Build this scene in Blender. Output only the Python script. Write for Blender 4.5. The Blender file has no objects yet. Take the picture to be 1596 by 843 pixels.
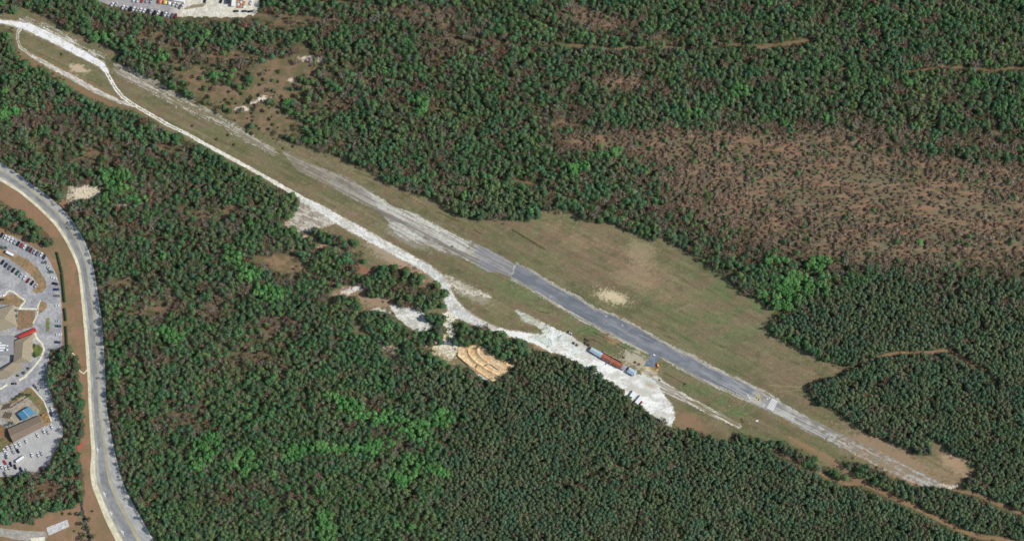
import bpy, math, random
import numpy as np
random.seed(7)
C = bpy.context.scene.collection
S = 0.6                      # metres per source pixel of the aerial view
CX, CY = 798.0, 421.5
# ------------------------------------------------------------------ camera, sky, sun, exposure
H = 2500.0
cam_d = bpy.data.cameras.new('camera'); cam = bpy.data.objects.new('camera', cam_d); C.objects.link(cam)
cam.location = (0, 0, H); cam.rotation_euler = (0, 0, 0)
cam_d.sensor_width = 36.0; cam_d.lens = 36.0 * H / (1596 * S)
cam_d.clip_start = 10; cam_d.clip_end = 20000
bpy.context.scene.camera = cam
SUN_EL, SUN_AZ = 43.0, 86.0          # degrees; azimuth clockwise from picture-up
w = bpy.data.worlds.new('World'); bpy.context.scene.world = w; w.use_nodes = True
nt = w.node_tree; sky = nt.nodes.new('ShaderNodeTexSky'); sky.sky_type = 'NISHITA'; sky.sun_disc = False
sky.sun_elevation = math.radians(SUN_EL); sky.sun_rotation = math.radians(SUN_AZ)
bg = nt.nodes['Background']; nt.links.new(sky.outputs[0], bg.inputs[0]); bg.inputs[1].default_value = 0.1
sl = bpy.data.lights.new('sun', 'SUN'); sl.energy = 3.55; sl.angle = math.radians(0.53); sl.color = (1.0, 0.955, 0.89)
so = bpy.data.objects.new('sun', sl); C.objects.link(so)
so.rotation_euler = (math.radians(90 - SUN_EL), 0, math.radians(180 - SUN_AZ))
so.location = (200, 0, 400)
sc = bpy.context.scene
sc.view_settings.view_transform = 'Standard'; sc.view_settings.look = 'None'
sc.view_settings.exposure = 0.0; sc.view_settings.gamma = 1.0
sc.render.engine = 'CYCLES'; sc.cycles.max_bounces = 4; sc.cycles.diffuse_bounces = 2

# ------------------------------------------------------------------ helpers
def A(r, g, b, k=1.0):
    f = lambda c: (c / 12.92 if c <= .04045 else ((c + .055) / 1.055) ** 2.4)
    return np.array([f(r / 255) * k, f(g / 255) * k, f(b / 255) * k])
def WX(x): return (np.asarray(x) - CX) * S
def WY(y): return (CY - np.asarray(y)) * S
def W(p, z=0.0): return (float((p[0] - CX) * S), float((CY - p[1]) * S), z)
def hsh(a, b, seed):
    a = a.astype(np.int64); b = b.astype(np.int64)
    h = (a * 374761393 + b * 668265263 + seed * 974634777) & 0xffffffff
    h = ((h ^ (h >> 13)) * 1274126177) & 0xffffffff
    h = (h ^ (h >> 16)) & 0xffffffff
    return h / 4294967295.0
def vn(x, y, seed=0):
    xi = np.floor(x); yi = np.floor(y); fx = x - xi; fy = y - yi
    fx = fx * fx * (3 - 2 * fx); fy = fy * fy * (3 - 2 * fy)
    a = hsh(xi, yi, seed); b = hsh(xi + 1, yi, seed); c = hsh(xi, yi + 1, seed); d = hsh(xi + 1, yi + 1, seed)
    return (a * (1 - fx) + b * fx) * (1 - fy) + (c * (1 - fx) + d * fx) * fy
def fbm(x, y, sx, sy=None, seed=0, o=4):
    sy = sy or sx; r = 0; t = 0; am = 1.0
    for i in range(o):
        r = r + am * vn(x / sx * 2 ** i + 17.3 * i, y / sy * 2 ** i + 9.1 * i, seed + i * 31); t += am; am *= .55
    return r / t
RA = math.radians(27.5)
def uv(x, y): return x * math.cos(RA) + y * math.sin(RA), -x * math.sin(RA) + y * math.cos(RA)
def streak(x, y, lu, lv, seed, o=3):
    u, v = uv(x, y); return fbm(u, v, lu, lv, seed, o)
def ss(a, b, x): t = np.clip((x - a) / (b - a), 0, 1); return t * t * (3 - 2 * t)
def pip(x, y, poly):
    p = np.asarray(poly, float); res = np.zeros(x.shape, bool)
    m = (x >= p[:, 0].min()) & (x <= p[:, 0].max()) & (y >= p[:, 1].min()) & (y <= p[:, 1].max())
    xs = x[m]; ys = y[m]; r = np.zeros(xs.shape, bool)
    for i in range(len(p)):
        x1, y1 = p[i]; x2, y2 = p[i - 1]
        if y1 == y2: continue
        r ^= ((y1 > ys) != (y2 > ys)) & (xs < (x2 - x1) * (ys - y1) / (y2 - y1) + x1)
    res[m] = r; return res
def rag(x, y, a, s=5.0, seed=3):
    return (x + a * 2 * (fbm(x, y, s, None, seed, 3) - .5) * 2, y + a * 2 * (fbm(x, y, s, None, seed + 9, 3) - .5) * 2)
def pipr(x, y, poly, a=1.5, s=5.0, seed=3):
    x2, y2 = rag(x, y, a, s, seed); x2, y2 = x2 + a * 1.3 * (vn(x / 1.1, y / 1.1, seed + 40) - .5), y2 + a * 1.3 * (vn(x / 1.1, y / 1.1, seed + 41) - .5); return pip(x2, y2, poly)
def ldist(x, y, pts):
    d = np.full(x.shape, 1e9)
    for i in range(len(pts) - 1):
        ax, ay = pts[i][:2]; bx, by = pts[i + 1][:2]; L = (bx - ax) ** 2 + (by - ay) ** 2 + 1e-9
        t = np.clip(((x - ax) * (bx - ax) + (y - ay) * (by - ay)) / L, 0, 1)
        d = np.minimum(d, np.hypot(x - ax - t * (bx - ax), y - ay - t * (by - ay)))
    return d
def ldistw(x, y, pts):
    """distance minus local half-width, pts = (x,y,halfwidth)"""
    d = np.full(x.shape, 1e9)
    for i in range(len(pts) - 1):
        ax, ay, aw = pts[i]; bx, by, bw = pts[i + 1]; L = (bx - ax) ** 2 + (by - ay) ** 2 + 1e-9
        t = np.clip(((x - ax) * (bx - ax) + (y - ay) * (by - ay)) / L, 0, 1)
        d = np.minimum(d, np.hypot(x - ax - t * (bx - ax), y - ay - t * (by - ay)) - (aw + t * (bw - aw)))
    return d
def ell(x, y, cx, cy, rx, ry, rot=0):
    c, s = math.cos(math.radians(rot)), math.sin(math.radians(rot)); dx = x - cx; dy = y - cy
    u = dx * c + dy * s; v = -dx * s + dy * c
    return np.exp(-((u / rx) ** 2 + (v / ry) ** 2) * 1.2)
def mixc(a, b, t):
    t = np.asarray(t)[..., None]; return a * (1 - t) + b * t

# ------------------------------------------------------------------ materials
def mat_vc(name, rough=.9, nscale=1.2, namp=.25, bump=0.0, bscale=2.0, spec=.2):
    m = bpy.data.materials.new(name); m.use_nodes = True; n = m.node_tree.nodes; l = m.node_tree.links
    b = n['Principled BSDF']; b.inputs['Roughness'].default_value = rough; b.inputs['Specular IOR Level'].default_value = spec
    at = n.new('ShaderNodeAttribute'); at.attribute_name = 'Col'
    oi = n.new('ShaderNodeObjectInfo')
    mx = n.new('ShaderNodeMix'); mx.data_type = 'RGBA'; mx.blend_type = 'MULTIPLY'; mx.inputs[0].default_value = 1
    l.new(at.outputs['Color'], mx.inputs[6]); l.new(oi.outputs['Color'], mx.inputs[7])
    tc = n.new('ShaderNodeTexCoord'); no = n.new('ShaderNodeTexNoise'); no.inputs['Scale'].default_value = nscale; no.inputs['Detail'].default_value = 4
    no.inputs['Roughness'].default_value = .7
    l.new(tc.outputs['Object'], no.inputs['Vector'])
    mr = n.new('ShaderNodeMapRange'); mr.inputs[1].default_value = .25; mr.inputs[2].default_value = .75
    mr.inputs[3].default_value = 1 - namp; mr.inputs[4].default_value = 1 + namp; l.new(no.outputs[0], mr.inputs[0])
    m2 = n.new('ShaderNodeVectorMath'); m2.operation = 'SCALE'; l.new(mx.outputs[2], m2.inputs[0]); l.new(mr.outputs[0], m2.inputs['Scale'])
    l.new(m2.outputs[0], b.inputs['Base Color'])
    if bump > 0:
        bp = n.new('ShaderNodeBump'); bp.inputs['Strength'].default_value = bump; bp.inputs['Distance'].default_value = .6
        n2 = n.new('ShaderNodeTexNoise'); n2.inputs['Scale'].default_value = bscale; n2.inputs['Detail'].default_value = 3
        l.new(tc.outputs['Object'], n2.inputs['Vector']); l.new(n2.outputs[0], bp.inputs['Height']); l.new(bp.outputs[0], b.inputs['Normal'])
    return m
def mat(name, col, rough=.6, metal=0, namp=.12, nscale=.8, spec=.4, stripes=0):
    m = bpy.data.materials.new(name); m.use_nodes = True; n = m.node_tree.nodes; l = m.node_tree.links
    b = n['Principled BSDF']; b.inputs['Roughness'].default_value = rough; b.inputs['Metallic'].default_value = metal
    b.inputs['Specular IOR Level'].default_value = spec
    tc = n.new('ShaderNodeTexCoord'); no = n.new('ShaderNodeTexNoise'); no.inputs['Scale'].default_value = nscale; no.inputs['Detail'].default_value = 5
    l.new(tc.outputs['Object'], no.inputs['Vector'])
    cr = n.new('ShaderNodeValToRGB'); c = [float(v) for v in col]
    cr.color_ramp.elements[0].position = .3; cr.color_ramp.elements[1].position = .7
    cr.color_ramp.elements[0].color = (c[0] * (1 - namp), c[1] * (1 - namp), c[2] * (1 - namp), 1)
    cr.color_ramp.elements[1].color = (min(1, c[0] * (1 + namp)), min(1, c[1] * (1 + namp)), min(1, c[2] * (1 + namp)), 1)
    l.new(no.outputs[0], cr.inputs[0]); l.new(cr.outputs[0], b.inputs['Base Color'])
    if stripes:
        wv = n.new('ShaderNodeTexWave'); wv.inputs['Scale'].default_value = stripes; l.new(tc.outputs['Object'], wv.inputs['Vector'])
        bp = n.new('ShaderNodeBump'); bp.inputs['Strength'].default_value = .3; l.new(wv.outputs[0], bp.inputs['Height']); l.new(bp.outputs[0], b.inputs['Normal'])
    return m
M_ground = mat_vc('ground_surface', .95, 1.1, .28, .5, 1.3, .1)
M_gravel = mat_vc('gravel_surface', .95, 1.6, .10, .25, 2.0, .1)
M_asphalt = mat_vc('asphalt_surface', .85, 1.4, .12, .15, 2.0, .2)
M_leaf = mat_vc('foliage', .8, .5, .15, 0, 1, .15)
M_bark = mat('bark', (.14, .10, .075), .9)
M_white = mat('white_paint', (.86, .86, .85), .4, namp=.04)
M_cream = mat('cream_render', (.5, .44, .36), .8)
M_glass = mat('dark_glass', (.02, .025, .03), .12, spec=.6)
M_tyre = mat('tyre_rubber', (.02, .02, .02), .8)
M_metalroof = mat('blue_grey_metal_roof', A(176, 196, 206, .95), .45, 0, stripes=2, namp=.12, nscale=.5)
M_greymetal = mat('grey_metal_roof', A(165, 160, 170), .5, 0, stripes=2)
M_rust = mat('rust_brown_roof', A(158, 84, 56), .7, 0, namp=.22, nscale=.6)
M_tanwall = mat('tan_siding', (.42, .36, .28), .8)
M_dark = mat('dark_steel', (.035, .035, .04), .6)
M_wood = mat('weathered_wood', (.12, .09, .065), .85)
M_roofbeige = mat('beige_shingle_roof', A(158, 146, 122), .85, namp=.14, nscale=.7)
M_roofgrey = mat('brown_grey_shingle_roof', A(138, 122, 106), .85, namp=.15, nscale=.8)
M_red = mat('red_canopy', A(205, 72, 60), .6)
M_blue = mat('blue_tin_roof', A(84, 138, 168), .5, namp=.12, nscale=.6)
M_grey = mat('grey_roof_membrane', (.3, .3, .3), .8)
M_orange = mat('orange_paint', (.75, .18, .06), .5)
M_yellow = mat('yellow_canvas', (.8, .6, .15), .7)
M_roadyellow = mat('yellow_road_paint', (.5, .42, .16), .8, namp=.3, nscale=1.5)
M_roadwhite = mat('white_road_paint', (.82, .82, .8), .8, namp=.06, nscale=1.5)

# ------------------------------------------------------------------ object helpers
def tag(o, label=None, cat=None, group=None, kind=None):
    if label: o['label'] = label
    if cat: o['category'] = cat
    if group: o['group'] = group
    if kind: o['kind'] = kind
    return o
def link(name, me, parent=None, m=None):
    o = bpy.data.objects.new(name, me); C.objects.link(o)
    if m is not None and not me.materials: me.materials.append(m)
    if parent is not None: o.parent = parent
    return o
def empty(name, loc, rz=0, label=None, cat=None, group=None):
    o = bpy.data.objects.new(name, None); C.objects.link(o); o.location = loc; o.rotation_euler = (0, 0, rz)
    o.empty_display_size = .5
    return tag(o, label, cat, group)
def npmesh(name, V, F, cols=None):
    """V (n,3); F (m,k) with k constant"""
    V = np.ascontiguousarray(V, np.float32); F = np.ascontiguousarray(F, np.int32); k = F.shape[1]
    me = bpy.data.meshes.new(name); me.vertices.add(len(V)); me.vertices.foreach_set('co', V.ravel())
    me.loops.add(F.size); me.loops.foreach_set('vertex_index', F.ravel())
    me.polygons.add(len(F)); me.polygons.foreach_set('loop_start', np.arange(0, F.size, k, dtype=np.int32))
    if cols is not None:
        at = me.color_attributes.new('Col', 'FLOAT_COLOR', 'POINT')
        c4 = np.ones((len(V), 4), np.float32); c4[:, :3] = cols; at.data.foreach_set('color', c4.ravel())
    me.update(calc_edges=True); return me
class MB:
    def __init__(s): s.v = []; s.f = []
    def poly(s, pts):
        n = len(s.v); s.v += [tuple(p) for p in pts]; s.f.append(tuple(range(n, n + len(pts))))
    def box(s, x0, x1, y0, y1, z0, z1, bev=0.0):
        n = len(s.v); b = bev
        s.v += [(x0, y0, z0), (x1, y0, z0), (x1, y1, z0), (x0, y1, z0)]
        s.v += [(x0, y0, z1 - b), (x1, y0, z1 - b), (x1, y1, z1 - b), (x0, y1, z1 - b)]
        s.f += [(n + 3, n + 2, n + 1, n)]
        s.f += [(n + i, n + (i + 1) % 4, n + 4 + (i + 1) % 4, n + 4 + i) for i in range(4)]
        if b > 0:
            s.v += [(x0 + b, y0 + b, z1), (x1 - b, y0 + b, z1), (x1 - b, y1 - b, z1), (x0 + b, y1 - b, z1)]
            s.f += [(n + 4 + i, n + 4 + (i + 1) % 4, n + 8 + (i + 1) % 4, n + 8 + i) for i in range(4)]
            s.f += [(n + 8, n + 9, n + 10, n + 11)]
        else: s.f += [(n + 4, n + 5, n + 6, n + 7)]
        return s
    def loft(s, rings, cap=True):
        """rings: list of equal-length point lists"""
        n = len(s.v); k = len(rings[0])
        for r in rings: s.v += [tuple(p) for p in r]
        for j in range(len(rings) - 1):
            for i in range(k): s.f.append((n + j * k + i, n + j * k + (i + 1) % k, n + (j + 1) * k + (i + 1) % k, n + (j + 1) * k + i))
        if cap:
            s.f.append(tuple(n + i for i in range(k))[::-1]); s.f.append(tuple(n + (len(rings) - 1) * k + i for i in range(k)))
        return s
    def cyl(s, a, b, r0, r1, k=8):
        a = np.array(a, float); b = np.array(b, float); d = b - a; d /= np.linalg.norm(d)
        t = np.cross(d, (0, 0, 1.0) if abs(d[2]) < .9 else (1.0, 0, 0)); t /= np.linalg.norm(t); q = np.cross(d, t)
        R = lambda c, r: [tuple(c + r * (math.cos(2 * math.pi * i / k) * t + math.sin(2 * math.pi * i / k) * q)) for i in range(k)]
        return s.loft([R(a, r0), R(b, r1)])
    def mesh(s, name):
        me = bpy.data.meshes.new(name); me.from_pydata([tuple(map(float, p)) for p in s.v], [], s.f); me.update(); return me
    def build(s, name, m, parent=None): return link(name, s.mesh(name), parent, m)
def copy_tree(o, parent=None):
    c = o.copy(); C.objects.link(c)
    if parent is not None: c.parent = parent
    for ch in [k for k in bpy.data.objects if k.parent == o]: copy_tree(ch, c)
    return c

# ------------------------------------------------------------------ outlines (aerial pixels)
AIR = [(-70,10),(0,20),(15,20),(32,10),(50,14),(75,27),(95,41),(113,46),(135,56),(150,67),(175,75),(187,80),(183,88),(176,94),(195,102),(215,115),(240,124),
 (263,135),(278,145),(300,155),(323,167),(350,175),(370,190),(395,203),(420,211),(450,220),(480,229),(505,236),(530,243),(555,256),(573,261),(595,279),(613,289),
 (641,299),(651,302),(672,306),(678,311),(691,321),(713,334),(733,340),(758,340),(781,344),(813,341),(838,337),(845,329),(883,326),(893,331),(900,338),(918,344),(933,344),
 (950,343),(960,351),(980,359),(993,364),(998,371),(1013,371),(1033,369),(1051,378),(1076,394),(1093,409),(1113,422),(1126,431),(1143,443),(1156,455),(1176,465),
 (1191,475),(1200,482),(1221,484),(1210,487),(1204,497),(1196,508),(1192,513),(1200,520),(1222,531),(1255,547),(1285,560),(1310,568),(1324,570),(1315,578),(1300,587),
 (1270,597),(1255,602),(1258,615),(1265,623),(1280,632),(1304,640),(1311,647),(1324,656),(1336,665),(1346,672),(1361,680),(1379,682),(1404,693),(1422,702),(1437,707),
 (1447,705),(1452,686),(1467,692),(1484,705),(1499,717),(1519,727),(1527,728),(1517,737),(1502,750),(1492,762),(1467,760),(1437,760),(1424,757),(1404,747),(1389,746),
 (1381,737),(1356,728),(1331,720),(1306,720),(1302,726),(1336,750),(1336,752),(1304,735),(1279,724),(1246,709),(1226,692),(1200,688),(1186,686),(1161,677),(1150,674),(1141,680),
 (1136,691),(1126,687),(1108,680),(1088,675),(1063,672),(1045,667),(1030,655),(1013,645),(1000,632),(990,630),(975,617),(965,605),(948,592),(930,582),(910,572),(895,562),
 (875,556),(865,551),(845,550),(830,547),(822,540),(808,532),(795,526),(780,519),(762,513),(740,506),(720,503),(706,504),(706,512),(712,520),(708,527),(698,528),(705,537),(718,539),
 (726,536),(736,536),(747,538),(756,540),(761,547),(772,552),(786,558),(791,567),(804,568),(800,572),(793,576),(788,584),(780,586),(786,595),(768,595),(757,593),(740,583),
 (729,575),(712,572),(697,573),(690,562),(672,549),(665,540),(668,536),(680,535),(690,528),(696,515),(690,511),(672,510),(660,517),(655,522),(652,518),(640,513),(622,499),(605,490),
 (590,486),(575,486),(560,487),(556,494),(558,508),(575,520),(590,532),(604,542),(620,560),(640,573),(638,575),(617,563),(600,545),(585,530),(565,520),(548,522),(552,512),(550,498),(552,488),
 (568,478),(566,470),(552,464),(535,462),(520,466),(512,474),(508,470),(515,458),(535,450),(545,444),(556,440),(568,446),(570,458),(578,465),(600,466),(625,459),(650,451),(660,440),(660,432),(640,420),
 (612,414),(590,420),(580,430),(565,430),(560,420),(545,412),(530,402),(524,390),(505,381),(480,368),(468,362),(448,352),(445,346),(465,321),(468,309),(440,297),(415,287),(400,276),
 (386,270),(371,259),(351,248),(333,241),(313,230),(288,217),(273,209),(251,200),(240,188),(215,178),(200,171),(175,167),(150,162),(140,150),(115,142),(93,122),(70,112),(45,102),
 (30,88),(25,75),(20,62),(15,48),(0,42),(-70,44)]
ISL = [  # tree islands inside the clearing
 [(482,361),(495,359),(515,362),(535,371),(555,380),(553,387),(535,388),(520,383),(500,373)],
 [(525,389),(545,388),(560,395),(570,405),(565,412),(545,410),(530,400)],
 [(606,466),(625,457),(650,450),(685,446),(693,460),(690,475),(675,483),(650,482),(625,475)],
 [(661,488),(680,487),(699,497),(697,503),(680,505),(665,498)],
]
STR = [[(1200,686),(1215,690),(1240,700),(1262,714),(1284,727),(1305,738),(1322,747),(1318,753),(1300,748),(1278,738),(1256,724),(1236,711),(1214,700),(1200,692)],
 [(1310,719),(1331,719),(1356,727),(1380,737),(1392,746),(1406,747),(1424,757),(1440,761),(1470,762),(1500,766),(1530,778),(1560,800),(1600,822),(1600,838),(1560,832),(1520,822),(1480,805),(1450,790),(1418,776),(1400,765),(1375,757),(1352,744),(1335,735),(1318,727)]] + ISL
RD_L = [(-70,240),(-35,262),(0,282),(30,300),(60,325),(85,350),(100,372),(112,395),(118,410),(122,422),(128,480),(133,535),(137,600),(138,632),(141,682),(143,707),(140,732),(143,757),(155,787),(165,812),(181,843),(196,880),(205,903)]
RD_R = [(-70,212),(-35,230),(0,253),(25,268),(50,287),(75,305),(100,328),(114,345),(125,362),(135,382),(142,400),(147,422),(153,460),(159,500),(163,560),(166,632),(173,675),(180,707),(191,750),(205,780),(220,805),(241,843),(262,880),(272,903)]
ROAD = RD_L + RD_R[::-1]
LEFT = RD_R + [(-70,903)]
FL = [(72,600),(70,575),(75,547),(88,541),(112,543),(118,556),(124,600),(130,650),(130,672),(118,684),(122,700),(128,730),(133,770),(124,782),(112,790),(96,797),(84,793),(70,800),(60,808),(30,812),(-70,822),(-70,742),(0,742),(30,741),(62,738),(75,722),(88,700),(95,680),(94,650),(84,622)]
FL2 = [(-70,300),(0,312),(20,325),(50,345),(75,365),(84,378),(80,384),(66,384),(38,366),(0,352),(-70,325)]
TOPLOT = [(148,-70),(150,0),(160,5),(175,9),(200,14),(240,21),(262,27),(290,26),(320,27),(350,28),(375,27),(397,24),(404,12),(406,-70)]
TRAILS = {  # orange dirt trails in the woods: (x, y, half width)
 'bend': [(1350,563,1.0),(1381,553,1.6),(1411,548,2.2),(1436,549,1.8),(1462,548,2.6),(1474,543,4.0),(1492,555,2.8),(1507,562,2.2),(1530,572,1.5)],
 'south': [(1231,682,1.5),(1254,694,1.6),(1286,710,2.4),(1309,725,3),(1336,749,3.5),(1356,756,3.5),(1386,772,3),(1417,785,3.5),(1437,795,3),(1467,810,3),(1497,825,3),(1529,836,3.2),(1572,842,3.5),(1660,860,3)],
 'south2': [(1200,697,1.8),(1250,722,2.3),(1288,742,2.2),(1318,753,2.6),(1336,753,3)],
 'north': [(868,68,.8),(895,72,1.6),(930,74,1.2),(960,76,2),(1000,73,1.2),(1030,72,2),(1060,74,1.6),(1082,79,.8)],
 'north2': [(1110,76,.8),(1140,68,2.2),(1165,71,2.4),(1200,73,3.5),(1230,68,2.5),(1265,64,1)],
 'mid': [(796,281,1),(833,285,2),(860,294,1.6),(888,309,1.4),(930,321,1.2),(960,334,1.8),(990,344,2),(1013,355,1.2)],
 'east': [(1410,113,1),(1450,108,1.5),(1475,103,3),(1515,107,2.4),(1560,109,1),(1580,107,2.2),(1660,100,2)],
 'notch': [(1300,86,1),(1312,92,3.4),(1317,105,2.4),(1316,125,1.8)],
 'verge': [(1490,762,2),(1530,772,2),(1560,787,2.2),(1596,800,2.6),(1660,830,2.5)],
 'sandy': [(568,618,1.4),(580,632,2.2),(590,642,1.5)],
 'patch': [(960,724,1.2),(975,729,1.6)],
}
SP = 5.5
def forest_ok(x, y):
    """True where trees grow; a small rag keeps the edges uneven"""
    x2, y2 = rag(x, y, 1.8, 14, 51)
    air = pip(x2, y2, AIR)
    for p in ISL: air &= ~pip(x2, y2, p)
    left = pip(x, y, LEFT)
    left &= ~(pip(x2, y2, FL) | pip(x2, y2, FL2))
    for p in STR: air &= ~pip(x2, y2, p)
    return ~(air | left | pip(x, y, TOPLOT) | pip(x, y, GAP1))
GAP1 = [(92,312),(98,300),(112,288),(135,284),(160,289),(166,297),(150,305),(135,312),(112,318),(104,326)]
TRAILS['ridge'] = [(545,183,.8),(590,200,1.2),(618,205,.6)]; TRAILS['ridge2'] = [(614,153,.8),(638,165,1.2),(668,168,.7),(700,171,1.3),(733,184,1.2),(752,191,.7)]
TRAILS['top'] = [(796,4,1.4),(818,20,1.6),(836,33,1.2),(872,46,1.2)]
TRAILS['bend'] = [(1322,574,.5),(1340,566,.8)] + TRAILS['bend'] + [(1546,588,.8),(1556,606,.5)]
GAPS = [[(1384,632),(1410,655),(1457,684)], [(1011,742),(1005,775),(995,800),(985,830)], [(1497,755),(1530,728),(1560,705),(1610,688)], [(1474,540),(1483,520),(1478,508)], [(345,690),(400,640),(440,590),(480,530),(515,488)],
 [(1316,86),(1318,120),(1312,150)], [(940,728),(905,745),(880,760)], [(690,700),(720,640),(700,610)], [(1325,590),(1360,600),(1410,575)], [(250,470),(290,520),(310,560)], [(1340,40),(1380,60),(1440,58)], [(770,150),(840,165),(900,160)]]
def gap_d(x, y):
    d = np.full(x.shape, 1e9)
    for g in GAPS: d = np.minimum(d, ldist(x, y, g) + 4 * (fbm(x, y, 12, 12, 88, 2) - .5))
    return d
TR_ALL = list(TRAILS.values())
def trail_d(x, y):
    d = np.full(x.shape, 1e9)
    for t in TR_ALL: d = np.minimum(d, ldistw(x, y, t))
    return d
# vegetation fields ------------------------------------------------
def plant(x, y):      # 1 in the even, dark pine plantations
    m = np.zeros(x.shape)
    for p in ([(760,610),(800,560),(845,548),(900,565),(960,600),(1000,640),(1060,672),(1140,690),(1230,715),(1340,760),(1500,830),(1680,900),(1680,920),(700,920),(690,770),(690,700),(720,660)],
              [(1196,505),(1290,462),(1380,425),(1440,395),(1500,420),(1600,440),(1680,460),(1680,900),(1560,845),(1440,790),(1300,700),(1240,600),(1330,570)],
              [(640,590),(690,578),(760,598),(800,590),(760,640),(690,640)]):
        m = np.maximum(m, pip(x, y, p).astype(float))
    return m
BARE = [(1330,300,190,62,3),(1180,300,70,50,20),(1250,225,120,22,0),(1500,330,110,60,0),(1560,400,60,30,10),(1330,390,160,18,0),(940,30,70,16,12),(975,128,45,14,0),(930,222,75,13,0),(1080,220,80,12,0),(1010,55,50,10,0),(700,60,60,35,20),(640,20,80,16,10),(570,130,60,26,10),(520,160,40,20,0),
 (430,90,60,26,0),(345,90,60,28,10),(240,60,60,20,10),(450,30,120,18,0),(215,365,60,16,10),(205,440,42,14,0),(250,235,60,22,10),(90,200,60,26,10),(150,240,60,20,0),(330,330,50,20,0),(225,300,50,20,0),(240,480,60,20,0),(250,560,40,16,0),(420,405,50,14,0),
 (360,560,40,22,-20),(290,650,40,20,20),(430,510,40,26,0),(620,690,22,10,10),(400,560,30,20,0),(1160,395,40,12,0),(60,210,50,24,0),(120,330,20,8,0),(330,480,40,20,0),(1540,215,60,16,0),(880,190,60,14,0),(820,110,30,16,0),(1470,445,60,14,10),(780,70,30,20,0),(75,760,40,20,0),(105,590,10,25,0)]
GREEN = [(555,640,26,9,15),(590,648,30,8,0),(640,668,28,9,30),(655,660,16,7,0),(600,690,30,6,0),(560,700,36,6,0),(462,702,22,8,-25),(500,695,20,5,0),(678,728,22,7,25),(370,405,18,9,40),(390,425,14,8,0),(320,700,16,28,35),(180,272,18,12,0),(205,300,26,8,20),(165,300,8,14,0),(1245,440,32,20,-20),(1205,470,26,9,15),(1210,405,16,6,0),(1275,410,22,9,-20),
 (1152,141,12,6,0),(1083,172,9,5,0),(1333,231,9,6,0),(15,175,20,8,0),(15,50,16,8,0),(250,90,16,5,0),(285,115,16,5,0),(370,115,14,7,0),(330,120,20,5,0),(655,165,14,10,0),(950,235,26,6,0),(900,262,14,8,0),(530,622,20,8,20),(150,60,14,6,0),(690,650,12,12,60),(640,725,10,18,0),(620,745,14,12,0),(510,820,14,24,0),(380,720,20,18,0),(420,455,24,10,0),(265,520,20,10,0),(1520,130,12,5,0)]
def field(x, y, L):
    m = np.zeros(x.shape)
    k = 1.25 if L is GREEN else 1.0
    for (cx, cy, rx, ry, r) in L: m = np.maximum(m, ell(x, y, cx, cy, rx * k, ry * k, r))
    return m
def hill(x, y): return np.clip(1.25 * ell(x, y, 1310, 300, 270, 92, 4) + 1.0 * ell(x, y, 1540, 330, 170, 80) + .8 * ell(x, y, 1080, 225, 130, 22, 4) + .5 * ell(x, y, 930, 222, 90, 16, 0) + .6 * ell(x, y, 975, 128, 60, 16, 0) + .7 * ell(x, y, 930, 30, 60, 18, 12) + .45 * ell(x, y, 690, 25, 70, 22, 10) - .5 * ell(x, y, 1230, 268, 60, 9, 3) - .5 * ell(x, y, 1490, 240, 90, 14, 5), 0, 1)

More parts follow.
